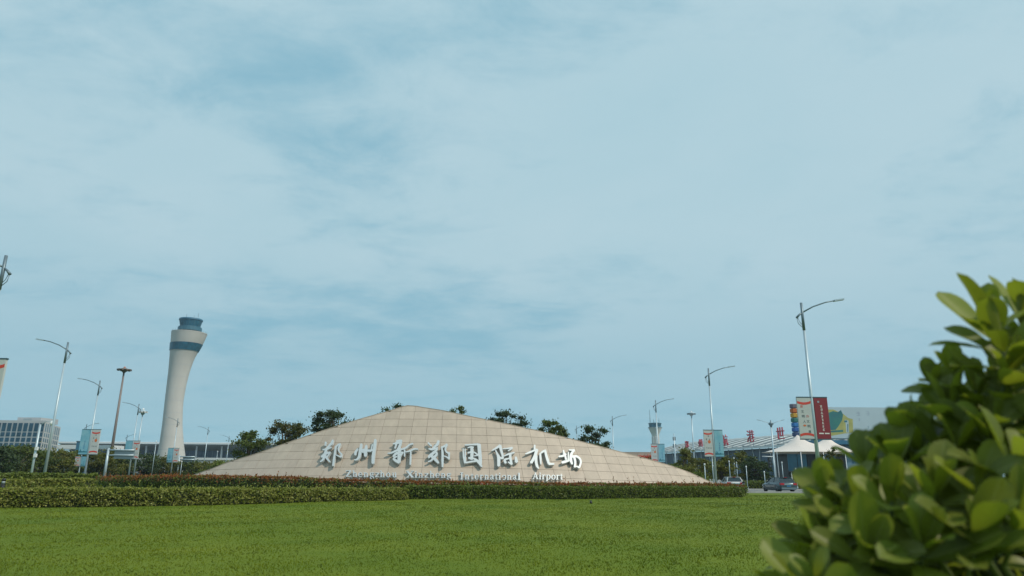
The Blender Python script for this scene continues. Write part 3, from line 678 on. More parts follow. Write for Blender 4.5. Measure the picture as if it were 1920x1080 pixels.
# red-tipped hedge following the monument
pxs = [168, 230, 320, 420, 540, 660, 780, 900, 1020, 1140, 1260, 1340, 1384]
tops = [897, 894, 892, 892.5, 895, 900, 902, 904, 906, 907, 907.5, 908, 909]
pp = [on_circle(p, RR+2.4) for p in pxs]; hs = [z_at(p, t_, q) for p, t_, q in zip(pxs, tops, pp)]
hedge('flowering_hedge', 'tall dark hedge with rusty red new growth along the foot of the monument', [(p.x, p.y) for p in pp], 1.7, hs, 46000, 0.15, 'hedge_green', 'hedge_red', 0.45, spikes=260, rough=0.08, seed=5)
pxs = [762, 860, 980, 1100, 1220, 1330, 1382]; tops = [911, 911, 912, 913, 913, 913, 914]
pp = [on_circle(p, RR+4.2) for p in pxs]; hs = [z_at(p, t_, q) for p, t_, q in zip(pxs, tops, pp)]
hedge('clipped_hedge', 'low mid-green clipped hedge below the red-tipped one on the right half', [(p.x, p.y) for p in pp], 1.3, hs, 30000, 0.125, 'hedge_green', spikes=40, rough=0.05, seed=6)
# hedges at the back left
P0, P1 = pt(18, hy(18), 48), pt(172, hy(172), 48)
hedge('clipped_hedge', 'low bright green hedge strip at far left behind the front hedge', [(P0.x-2, 48), (P1.x, 48)], 1.2, [pt(18, 900, 48).z, pt(172, 898, 48).z], 9000, 0.16, 'hedge_light', rough=0.05, seed=8)
P0, P1 = pt(-40, hy(-40), 52), pt(178, hy(178), 53)
hedge('clipped_hedge', 'dark green hedge row at the foot of the lamp posts on the left', [(P0.x, 52), (P1.x, 53)], 1.6, [pt(50, 888, 52).z, pt(178, 890, 53).z], 14000, 0.15, 'hedge_green', rough=0.10, seed=9)
P0, P1 = pt(1392, hy(1392), 96), pt(1530, hy(1530), 96)
hedge('clipped_hedge', 'dark low hedge across the road behind the dark car', [(P0.x, 96), (P1.x, 96)], 1.4, [0.9, 0.9], 5000, 0.2, 'hedge_green', rough=0.08, seed=10)

# ================================================================== TREES
def tree(name, label, px, Y, top_y, w_px, crown_frac, n, leafmat, seed, clumps=16, lsize=0.26, barkmat='bark', group=None, stems=1, base_z=-0.05, spread=0.34, cat='tree'):
    rng = np.random.default_rng(seed); clumps = int(clumps*2.6); n = int(n*2.6); spread *= 0.84
    p = pt(px, hy(px), Y); Ht = pt(px, top_y, Y).z; Wd = w_px*mpp(Y)
    t = thing(name, label, cat, (p.x, p.y, base_z), group=group)
    zc0 = Ht*(1-crown_frac); rad = Wd/2
    cs = []
    while len(cs) < clumps:
        q2 = rng.uniform(-1, 1); rho = math.sqrt(rng.uniform(0.08, 1))*(1-0.55*max(0, q2)**2.2-0.25*max(0, -q2)**2); an = rng.uniform(0, 6.283)
        z = zc0+(Ht-zc0)*(0.47+0.42*q2)
        cs.append((math.cos(an)*rho*rad*0.80, math.sin(an)*rho*rad*0.80, z, rng.uniform(0.6, 1.15)))
    b = MB(); th = zc0+0.12*(Ht-zc0)
    for k in range(stems):
        ox, oy = (rng.uniform(-0.5, 0.5, 2)*rad*0.5 if stems > 1 else (0, 0))
        b.tube([(ox*0.4, oy*0.4, 0), (ox*0.7, oy*0.7, th*0.55), (ox, oy, th*1.1), (ox*1.1, oy*1.1, Ht*0.82)], [0.032*Ht/stems**0.5, 0.024*Ht/stems**0.5, 0.018*Ht/stems**0.5, 0.006*Ht], 7)
    b.build('trunk', barkmat, t, smooth=True)
    b = MB()
    for (x, y, z, s) in cs:
        z0 = min(th*rng.uniform(0.7, 1.15), z*0.85)
        b.tube([(x*0.05, y*0.05, z0), (x*0.5, y*0.5, z0+(z-z0)*0.55), (x*0.95, y*0.95, z)], [0.012*Ht, 0.008*Ht, 0.003*Ht], 5)
    b.build('limbs', barkmat, t)
    per = n//clumps; pts = []
    for (x, y, z, s) in cs:
        q = rng.normal(0, 1, (per, 3)); q /= np.linalg.norm(q, axis=1)[:, None]; q *= np.abs(rng.normal(0, 0.62, per))[:, None]
        r_ = rad*spread*s
        q[:, 0] *= r_; q[:, 1] *= r_; q[:, 2] *= r_*0.8
        pts.append(q+np.array([x, y, z]))
    C = np.concatenate(pts)
    C[:, 2] = zc0+(C[:, 2]-C[:, 2].min())*((Ht-zc0)/(C[:, 2].max()-C[:, 2].min()))
    for ax in (0, 1):
        q0, q1 = np.percentile(C[:, ax], (1, 99)); C[:, ax] = (C[:, ax]-(q0+q1)/2)*(Wd/(q1-q0))
    link('crown', leaf_mesh('crown', C, lsize, 0.6, 0.0, rng), leafmat, t)
    return t
GB = 'trees standing behind the monument'
tree('dense_tree', 'round dark green tree just beyond the left slope of the monument', 464, 78, 805, 70, 0.80, 3600, 'leaf_mid', 11, 18, 0.24, group=GB)
tree('dense_tree', 'yellow-brown tree with bare stems showing, second from left behind the monument', 532, 76, 787, 66, 0.58, 3000, 'leaf_brown', 12, 14, 0.22, group=GB, stems=3, spread=0.32)
tree('dense_tree', 'tall dark tree above the left shoulder of the monument', 618, 80, 762, 78, 0.62, 3600, 'leaf_dark', 13, 18, 0.24, group=GB, stems=2)
tree('dense_tree', 'thin treetop peeping over just left of the monument peak', 727, 82, 752, 66, 0.45, 1700, 'leaf_dark', 14, 12, 0.24, group=GB, spread=0.26)
tree('dense_tree', 'small rounded treetop just right of the monument peak', 855, 82, 760, 48, 0.5, 2200, 'leaf_mid', 15, 12, 0.24, group=GB)
tree('dense_tree', 'broad airy treetop over the middle of the right slope', 950, 80, 767, 72, 0.55, 3000, 'leaf_dark', 16, 18, 0.23, group=GB, stems=3, spread=0.27)
tree('dense_tree', 'olive green treetop over the right slope, between two darker ones', 1037, 80, 783, 52, 0.6, 2600, 'leaf_mid', 17, 13, 0.24, group=GB)
tree('dense_tree', 'dark narrow tree low on the right slope of the monument', 1115, 80, 796, 56, 0.72, 3000, 'leaf_dark', 18, 15, 0.24, group=GB, stems=2)
GL_ = 'trees in the belt at the left'
belt = [(-12, 96, 832, 60, 'leaf_dark', 'dark tree cut by the left edge of the picture'), (26, 100, 826, 56, 'leaf_mid', 'green tree below the office block near the left edge'), (66, 108, 838, 48, 'leaf_mid', 'low green tree between the thin camera pole and the left edge trees'), (104, 112, 834, 52, 'leaf_yellow', 'yellowish tree just right of the nearest left lamp post'), (140, 118, 838, 46, 'leaf_mid', 'green tree left of the blue lamp-post banner'), (196, 120, 836, 50, 'leaf_yellow', 'yellow-green tree between the sign gantry and the first banner'), (222, 130, 852, 46, 'leaf_mid', 'low green tree under the gantry sign'), (268, 132, 846, 50, 'leaf_dark', 'dark green tree between the second banner and the tall tower'), (302, 138, 850, 46, 'leaf_yellow', 'yellow-green tree in front of the tall tower foot'), (352, 140, 858, 42, 'leaf_mid', 'low green tree right of the tall tower foot'), (395, 140, 862, 44, 'leaf_yellow', 'low yellowish tree in front of the glass terminal at left')]
for k, (px, Y, ty, w, m, lb) in enumerate(belt):
    tree('broadleaf_tree', lb, px, Y, ty, w*1.25, 0.88, 2300, m, 40+k, 15, 0.34, 'bark_pale' if k < 2 else 'bark', GL_, spread=0.42)
GR = 'trees along the boulevard at the right'
tree('broadleaf_tree', 'yellow-green willowy tree left of the white high-mast light', 1282, 100, 838, 44, 0.85, 2200, 'leaf_yellow', 61, 14, 0.3, group=GR, spread=0.4)
tree('broadleaf_tree', 'yellow-olive tree right of the white high-mast light', 1312, 104, 858, 40, 0.85, 1800, 'leaf_yellow', 62, 12, 0.3, group=GR, spread=0.42)
tree('broadleaf_tree', 'olive tree standing under the blue and white banner', 1354, 98, 852, 46, 0.85, 2200, 'leaf_yellow', 63, 14, 0.3, group=GR, spread=0.42)
tree('broadleaf_tree', 'slim pale tree between the banner and the dark round tree', 1394, 112, 844, 26, 0.85, 1300, 'leaf_yellow', 64, 10, 0.3, group=GR, spread=0.42)
tree('broadleaf_tree', 'dark dense tree left of the white tent pavilion', 1420, 108, 852, 48, 0.86, 2800, 'leaf_dark', 65, 16, 0.3, group=GR, spread=0.42)
tree('broadleaf_tree', 'thin brownish sapling in front of the right tent peak', 1562, 62, 836, 34, 0.6, 900, 'leaf_brown', 66, 12, 0.16, group=GR, spread=0.3)
GSH = 'shrubs behind the monument ends'
for k, (px, Y, ty, w, m, lb) in enumerate([(1262, 74, 868, 46, 'hedge_green', 'green shrub behind the right slope, below the red flowers'), (1286, 75, 872, 44, 'leaf_yellow', 'yellow-green shrub in the middle behind the right slope'), (1306, 74, 880, 40, 'hedge_green', 'dark green shrub at the low right tip of the monument'), (395, 70, 868, 50, 'leaf_mid', 'green shrub at the low left tip of the monument'), (422, 71, 860, 40, 'hedge_green', 'dark shrub below the glass terminal behind the left slope')]):
    tree('shrub', lb, px, Y, ty, w, 0.97, 2400, m, 70+k, 12, 0.17, group=GSH, spread=0.5, cat='shrub')

# ================================================================== STREET LAMPS AND BANNERS
def lamp_mesh(side, Hh=12.0):
    """parts of a street lamp as (name, material, MB) at the origin; side -1: long arm to the left"""
    P = []
    b = MB(); b.tube([(0, 0, 0), (0, 0, Hh*0.86)], [0.125, 0.070], 10); P.append(('post', 'pole', b))
    b = MB(); b.box((0, 0, 0.03), (0.5, 0.5, 0.06)); b.lathe([(0.20, 0.06), (0.17, 0.5), (0.13, 0.56)], 12); P.append(('base_plate', 'pole', b))
    b = MB(); b.tube([(0, 0, Hh*0.855), (0, 0, Hh)], [0.085, 0.075], 10); P.append(('top_sleeve', 'pole_dark', b))
    z = Hh-0.62
    b = MB(); b.tube([(0, 0, z), (side*0.7, 0, z+0.38), (side*1.5, 0, z+0.66), (side*2.1, 0, z+0.78)], [0.045, 0.042, 0.038, 0.034], 8); P.append(('long_arm', 'pole_dark', b))
    b = MB(); b.box((side*2.35, 0, z+0.815), (0.62, 0.24, 0.09), rot=Matrix.Rotation(-side*R(9), 3, 'Y')); P.append(('lantern', 'pole', b))
    b = MB(); b.tube([(0, 0, z), (-side*0.22, 0, z-0.16), (-side*0.38, 0, z-0.34)], [0.05, 0.06, 0.075], 8); P.append(('short_arm', 'pole_dark', b))
    b = MB(); b.tube([(-side*0.36, 0, z-0.36), (-side*0.30, 0, z-0.7), (-side*0.02, 0, z-0.98)], 0.018, 6); b.tube([(-side*0.30, 0, z-0.34), (-side*0.2, 0, z-0.62), (-side*0.02, 0, z-0.84)], 0.016, 6); P.append(('brace', 'pole_dark', b))
    return P
PROTO = {}
def street_lamp(px, Y, top_y, label, side, group, rz=0.0):
    p = pt(px, hy(px), Y); H = pt(px, top_y, Y).z
    # lamps are upright, so the base stands straight below the top
    q = pt(px, top_y, Y); t = thing('street_lamp', label, 'street lamp', (q.x, q.y, -0.03), rz, group)
    key = side
    if key not in PROTO: PROTO[key] = [(n_, b_.build(n_, m_, t, smooth=(n_ in ('post', 'top_sleeve', 'long_arm', 'short_arm', 'brace')))) for n_, m_, b_ in lamp_mesh(side)]
    else:
        for n_, ob in PROTO[key]:
            c = ob.copy(); COL.objects.link(c); c.parent = t
    s = H/12.0; t.scale = (1.0, 1.0, 1.0)
    t.scale = (s, s, s)
    return t, q, s
def banner(q, name, label, z0, z1, wl, wr, left, right, slogan=False, rz=0.0, off=0.10):
    """a pair of light-box panels clamped to both sides of a lamp post"""
    t = thing(name, label, 'banner', (q.x, q.y-0.02, 0), rz, 'lamp-post banners')
    Hh = z1-z0
    b = MB(); b.box((0, 0, z1+0.03), (wl+wr+2*off, 0.14, 0.06)); b.build('top_bar', 'panel_frame', t)
    b = MB(); b.box((0, 0, z0-0.03), (wl+wr+2*off, 0.14, 0.06)); b.build('bottom_bar', 'panel_frame', t)
    for sgn, w, kind in ((-1, wl, left), (1, wr, right)):
        cx = sgn*(off+w/2)
        b = MB(); b.box((cx, 0, (z0+z1)/2), (w, 0.12, Hh-0.01))
        pan = b.build('panel', {'white': 'panel_white', 'red': 'panel_red', 'blue': 'panel_blue'}[kind], t)
        fy = -0.062
        fr = lambda u, v, d, cx=cx: Vector((cx+u, fy-d, z0+v))
        if kind == 'white':
            for (va, vb, sg) in ((0.86, 0.92, -1), (0.05, 0.11, 1)):
                b = MB(); n = 8; up = []; dn = []
                for i in range(n+1):
                    u = -w/2+w*i/n*0.98+0.01*w; c = 1-(2*i/n-1)**2
                    k = sg*0.035*Hh*c
                    dn.append((u, va*Hh+k)); up.append((u, vb*Hh+k))
                for i in range(n): b.add([fr(*dn[i], 0.004), fr(*dn[i+1], 0.004), fr(*up[i+1], 0.004), fr(*up[i], 0.004)], [(0, 1, 2, 3)])
                b.build('red_ribbon', 'ink_red', pan)
            if slogan:
                sz = 0.19*w*1.05
                b = MB()
                add_glyph(b, '做', -0.20*w, 0.785*Hh, sz, fr, 0.005); add_glyph(b, '办', 0.17*w, 0.545*Hh, sz, fr, 0.005); b.build('red_lettering', 'ink_red', pan)
                b = MB()
                for ch, u, v in (('文', -0.17, 0.66), ('明', -0.14, 0.54), ('人', -0.10, 0.415), ('文', 0.17, 0.42), ('明', 0.19, 0.30), ('事', 0.22, 0.17)): add_glyph(b, ch, u*w, v*Hh, sz*1.05, fr, 0.005)
                b.build('dark_lettering', 'ink_dark', pan)
                b = MB(); b.add([fr(u*w, v*Hh, 0.005) for u, v in ((-0.22, 0.325), (-0.12, 0.345), (0.0, 0.33), (0.02, 0.315), (-0.08, 0.295), (-0.18, 0.30))], [(0, 1, 2, 3, 4, 5)]); b.build('brush_mark', 'ink_orange', pan)
            else:
                b = MB()
                for i, (u, v, s_) in enumerate(((0.05, 0.775, 0.17), (-0.2, 0.66, 0.2), (0.16, 0.655, 0.15), (-0.26, 0.52, 0.12), (-0.22, 0.33, 0.14), (-0.04, 0.32, 0.14), (0.14, 0.32, 0.14), (0.3, 0.32, 0.12))): add_mark(b, i+40, u*w, v*Hh, s_*w, fr, 0.005)
                b.build('dark_marks', 'ink_dark', pan)
                b = MB(); b.add([fr((0.12+0.17*math.cos(a_))*w, (0.56+0.07*math.sin(a_))*Hh, 0.0045) for a_ in np.linspace(0, 2*math.pi, 9)[:-1]], [tuple(range(8))]); b.build('orange_mark', 'ink_orange', pan)
        elif kind == 'red':
            b = MB()
            for i in range(8): add_mark(b, i, 0.0, (0.79-0.082*i)*Hh, 0.066*Hh, fr, 0.005)
            b.build('white_lettering', 'ink_white', pan)
            b = MB(); b.add([fr(-0.18*w+0.08*w*math.cos(a_), 0.90*Hh+0.08*w*math.sin(a_), 0.005) for a_ in np.linspace(0, 2*math.pi, 13)[:-1]], [tuple(range(12))])
            b.build('emblem', 'ink_pale', pan)
            b = MB()
            for u0, u1 in ((-0.36, -0.02), (0.06, 0.40)): b.add([fr(u0*w, 0.115*Hh, 0.005), fr(u1*w, 0.115*Hh, 0.005), fr(u1*w, 0.145*Hh, 0.005), fr(u0*w, 0.145*Hh, 0.005)], [(0, 1, 2, 3)])
            b.build('white_strip', 'ink_white', pan)
        else:
            b = MB()
            for i in range(4): add_mark(b, i+20, 0.05*w, (0.50-0.085*i)*Hh, 0.07*Hh, fr, 0.005)
            b.build('dark_lettering', 'ink_blue', pan)
            b = MB(); pr = [(-0.48, 0.06), (0.48, 0.08), (0.48, 0.11), (0.2, 0.115), (0.1, 0.15), (0.0, 0.12), (-0.2, 0.125), (-0.32, 0.22), (-0.37, 0.13), (-0.48, 0.14)]
            b.add([fr(u*w, v*Hh, 0.005) for u, v in pr], [tuple(range(len(pr)))]); b.build('skyline_print', 'ink_teal', pan)
    return t
GLL = 'street lamps along the left boulevard'; GRL = 'street lamps along the right boulevard'
lamps_l = [(12, 30, 478, 'nearest left street lamp, its head at the left picture edge'), (128, 55, 641, 'tall street lamp second from the left edge, in front of the office block'), (188, 79, 713, 'street lamp carrying the large blue and white banner at the left'), (261, 105, 757, 'street lamp with the second blue and white banner, left of the tower'), (334, 134, 784, 'small street lamp in front of the tall control tower'), (391, 161, 801, 'thin street lamp right of the tall tower, before the glass terminal'), (430, 199, 817, 'faint farthest street lamp by the left slope of the monument')]
ban_l = {0: ('banner', 'red-ribboned white banner cut by the left picture edge', 3.9, 6.4), 2: ('banner', 'largest banner on the left, pale blue beside white with red ribbons', 3.45, 6.15), 3: ('banner', 'middle blue and white banner left of the tall tower', 3.4, 6.0), 4: ('banner', 'small blue and white banner in front of the tall tower', 3.3, 5.9)}
for k, (px, Y, ty, lb) in enumerate(lamps_l):
    t, q, s = street_lamp(px, Y, ty, lb, -1, GLL)
    if k in ban_l:
        n_, bl, z0, z1 = ban_l[k]; banner(q, n_, bl, z0, z1, 0.98, 0.92, 'blue', 'white')
lamps_r = [(1502, 43, 567, 'nearest right street lamp, carrying the white and dark red banner'), (1328, 68, 690, 'street lamp carrying the white and sky-blue banner on the right'), (1229, 98, 750, 'street lamp in front of the distant old control tower'), (1148, 125, 780, 'thin street lamp right of the last tree behind the monument'), (1081, 150, 798, 'faint street lamp between the two rightmost trees behind the monument')]
for k, (px, Y, ty, lb) in enumerate(lamps_r):
    t, q, s = street_lamp(px, Y, ty, lb, 1, GRL)
    if k == 0: banner(q, 'banner', 'large white and dark red banner pair on the nearest right lamp post', pt(1545, 823, Y).z, pt(1525, 746, Y).z, 0.86, 0.84, 'white', 'red', True)
    if k == 1: banner(q, 'banner', 'white and sky-blue banner pair on the second right lamp post', pt(1345, 856, Y).z, pt(1340, 807, Y).z, 0.82, 0.84, 'white', 'blue')
    if k == 2: banner(q, 'banner', 'small white and blue banner pair on the lamp by the old tower', pt(1235, 866, Y).z, pt(1235, 833, Y).z, 0.85, 0.85, 'white', 'blue')
# lamps on the far side of the left road with small banners
for px, Y, ty, by0, by1, lb1, lb2 in ((163, 112, 795, 856, 874, 'slim lamp post just behind the largest left banner', 'small red and blue banner low behind the largest left banner'), (239, 140, 815, 860, 879, 'slim lamp post behind the middle left banner', 'small red and blue banner low beside the sign gantry')):
    q = pt(px, ty, Y); t = thing('lamp_post', lb1, 'lamp post', (q.x, q.y, -0.03), 0, 'slim lamp posts')
    for n_, m_, b_ in lamp_mesh(1): b_.build(n_, m_, t)
    s = q.z/12.0; t.scale = (s, s, s)
    banner(q, 'banner', lb2, pt(px-8, by1, Y).z, pt(px-8, by0, Y).z, 0.8, 0.85, 'white', 'blue')

def high_mast(px, Y, top_y, label, postmat, headmat, Wd, r0):
    q = pt(px, top_y, Y); t = thing('high_mast_light', label, 'mast light', (q.x, q.y, -0.03)); H = q.z
    b = MB(); b.tube([(0, 0, 0), (0, 0, H-0.6)], [r0, r0*0.5], 10); b.build('mast', postmat, t, True)
    b = MB(); b.lathe([(r0*0.6, H-1.1), (0.25, H-0.95), (Wd*0.22, H-0.72), (Wd*0.5, H-0.50), (Wd*0.5, H-0.40), (Wd*0.22, H-0.3), (0.2, H-0.12)], 20); b.build('head', postmat, t, True)
    for k in range(10):
        a = 2*math.pi*k/10; b = MB(); b.box((math.cos(a)*Wd*0.43, math.sin(a)*Wd*0.43, H-0.60), (0.26, 0.3, 0.14), rz=a); b.build('floodlight', headmat, t)
    b = MB(); b.lathe([(0.24, H-0.3), (0.2, H-0.05), (0.05, H+0.1)], 8); b.build('cap', 'lens_orange' if postmat == 'pole_brown' else 'lens', t)
high_mast(234, 125, 688, 'tall brown high-mast light with a disc head, left of the tower', 'pole_brown', 'pole_brown', 2.5, 0.30)
high_mast(269, 118, 766, 'white mast light with a flat head, close left of the tower', 'pole', 'lens', 1.5, 0.16)
high_mast(1296, 150, 771, 'white high-mast light with floodlight ring, right of the old tower', 'pole', 'pole_dark', 1.9, 0.2)

def gantry(px0, px1, Y, ytop, ybot, post_px, label):
    a = pt(px0, ytop, Y); c = pt(px1, ybot, Y); pb = pt(post_px, ytop-2, Y)
    t = thing('sign_gantry', label, 'road sign', (pb.x, Y, -0.03))
    b = MB(); b.tube([(0, 0, 0), (0, 0, pb.z)], [0.20, 0.16], 10); b.build('post', 'pole', t, True)
    for z in (a.z-0.1, c.z+0.35):
        b = MB(); b.tube([(0, 0, z), (c.x-pb.x, 0, z)], 0.10, 8); b.build('beam', 'pole', t, True)
    b = MB(); b.box(((a.x+c.x)/2-pb.x+0.25, 0.2, (a.z+c.z)/2-0.1), (c.x-a.x-0.5, 0.08, a.z-c.z+0.1)); b.build('sign_board', 'sign_back', t)
gantry(208, 250, 100, 842, 858, 204, 'overhead road sign seen from behind, between the two left banners')
gantry(338, 364, 138, 855, 865, 337, 'small overhead road sign seen from behind, right of the tall tower foot')

# thin poles
def thin_pole(px, Y, top_y, label, head=True, r0=0.055):
    q = pt(px, top_y, Y); t = thing('path_light', label, 'light post', (q.x, q.y, -0.03), 0, 'slim white light posts')
    b = MB(); b.tube([(0, 0, 0), (0, 0, q.z)], [r0, r0*0.75], 8); b.build('post', 'pole', t, True)
    b = MB(); b.lathe([(r0*1.8, 0.02), (r0*1.8, 0.25), (r0, 0.3)], 8); b.build('base', 'pole', t, True)
    if head:
        b = MB(); b.lathe([(0.05, q.z-0.02), (0.09, q.z+0.03), (0.09, q.z+0.16), (0.04, q.z+0.2)], 10); b.build('lantern', 'lens', t, True)
    return t, q
for px, Y, ty, lb in ((293, 120, 828, 'plain white post left of the tall tower'), (341, 128, 866, 'short white post beside the small tower banner'), (1321, 72, 872, 'short white post at the right tip of the monument'), (1335, 74, 858, 'white post close left of the sky-blue banner lamp'), (1339, 80, 874, 'short post with a round lantern between the two banner posts'), (1367, 95, 866, 'white post just right of the sky-blue banner'), (1376, 105, 860, 'pale post left of the pair near the willow'), (1381, 105, 868, 'pale post right of the pair near the willow'), (1399, 90, 876, 'short white post in front of the dark round tree'), (1433, 90, 886, 'short white post left of the dark car'), (1466, 100, 868, 'white post above the dark car roof'), (1492, 95, 880, 'white post right of the dark car'), (408, 150, 847, 'short white post before the glass terminal')):
    thin_pole(px, Y, ty, lb)
# camera pole
q = pt(76, 795, 62); t = thing('camera_pole', 'thin pale pole with camera housings, left of the tall left street lamp', 'camera pole', (q.x, q.y, -0.03))
b = MB(); b.tube([(0, 0, 0), (0, 0, q.z)], [0.11, 0.08], 8); b.build('post', 'pole', t, True)
b = MB(); b.tube([(0, 0, q.z-0.05), (0.5, 0, q.z+0.25), (1.0, 0, q.z+0.32)], 0.03, 6); b.build('arm', 'pole', t, True)
b = MB(); b.lathe([(0.04, q.z+0.30), (0.16, q.z+0.20), (0.16, q.z+0.02), (0.05, q.z-0.10)], 12, c=(1.0, 0, 0)); b.build('dome_camera', 'lens', t, True)
for dz in (1.7, 2.3):
    b = MB(); b.box((0.12, -0.1, q.z-dz-0.4), (0.22, 0.2, 0.3)); b.build('control_box', 'white_metal', t)
# traffic signal and twin-arm lamp at the crossing
q = pt(1445, 790, 92); t = thing('twin_lamp', 'twin-armed street lamp with a cone cap, left of the tent pavilion', 'street lamp', (q.x, q.y, -0.03))
b = MB(); b.tube([(0, 0, 0), (0, 0, q.z)], [0.15, 0.07], 10); b.build('post', 'pole', t, True)
b = MB(); b.lathe([(0.1, q.z-0.75), (0.16, q.z-0.55), (0.38, q.z-0.3), (0.1, q.z-0.05), (0.05, q.z+0.2)], 10); b.build('cap', 'pole_dark', t, True)
for s in (-1, 1):
    b = MB(); b.tube([(0, 0, q.z-0.3), (s*0.8, 0, q.z-0.02), (s*1.5, 0, q.z+0.16)], 0.03, 6); b.build('arm', 'pole', t, True)
    b = MB(); b.box((s*1.62, 0, q.z+0.19), (0.4, 0.16, 0.07), rot=Matrix.Rotation(-s*R(12), 3, 'Y')); b.build('lantern', 'pole', t)
q = pt(1450, 856, 91); t = thing('traffic_signal', 'traffic signal on a short arm, left of the tent pavilion', 'traffic light', (q.x, q.y, -0.03))
b = MB(); b.tube([(0, 0, 0), (0, 0, q.z+0.3)], [0.09, 0.07], 8); b.build('post', 'pole', t, True)
b = MB(); b.tube([(0, 0, q.z), (-1.45, 0, q.z+0.05)], 0.05, 8); b.build('arm', 'white_metal', t, True)
for k, x in enumerate((-0.55,)):
    b = MB(); b.box((x, -0.1, q.z-0.75), (0.42, 0.25, 1.25)); hd = b.build('signal_head', 'black', t)
    for j in range(3):
        b = MB(); b.lathe([(0.13, 0.0), (0.13, 0.05)], 12); o = b.build('signal_lens', 'ink_dark', hd); o.rotation_euler = (R(90), 0, 0); o.location = (x, -0.23, q.z-0.35-0.4*j)
# small lawn things
def bollard(p, h, r_, name, label, cat):
    t = thing(name, label, cat, (p.x, p.y, -0.03))
    b = MB(); b.lathe([(r_*1.25, 0), (r_*1.25, 0.06), (r_, 0.08), (r_, h*0.72)], 14); b.build('post', 'black', t, True)
    b = MB(); b.lathe([(r_*0.9, h*0.725), (r_*0.9, h*0.86)], 14); b.build('louvre', 'sign_back', t, True)
    b = MB(); b.lathe([(r_*1.1, h*0.865), (r_*1.15, h*0.95), (r_*0.6, h)], 14); b.build('cap', 'black', t, True)
p = pt(11, hy(11), 46); bollard(Vector((p.x, 46, 0)), pt(11, 896, 46).z, 0.11, 'bollard_light', 'black bollard light behind the front hedge at the left edge', 'bollard')
p = pt(1393, hy(1393), 63); bollard(Vector((p.x, 63, 0)), pt(1393, 902, 63).z, 0.13, 'bollard_light', 'black bollard light at the right end of the hedges', 'bollard')
p = ghit(1108, 943); bollard(p, 0.18, 0.06, 'lawn_sprinkler', 'small black sprinkler head standing alone on the lawn', 'sprinkler')

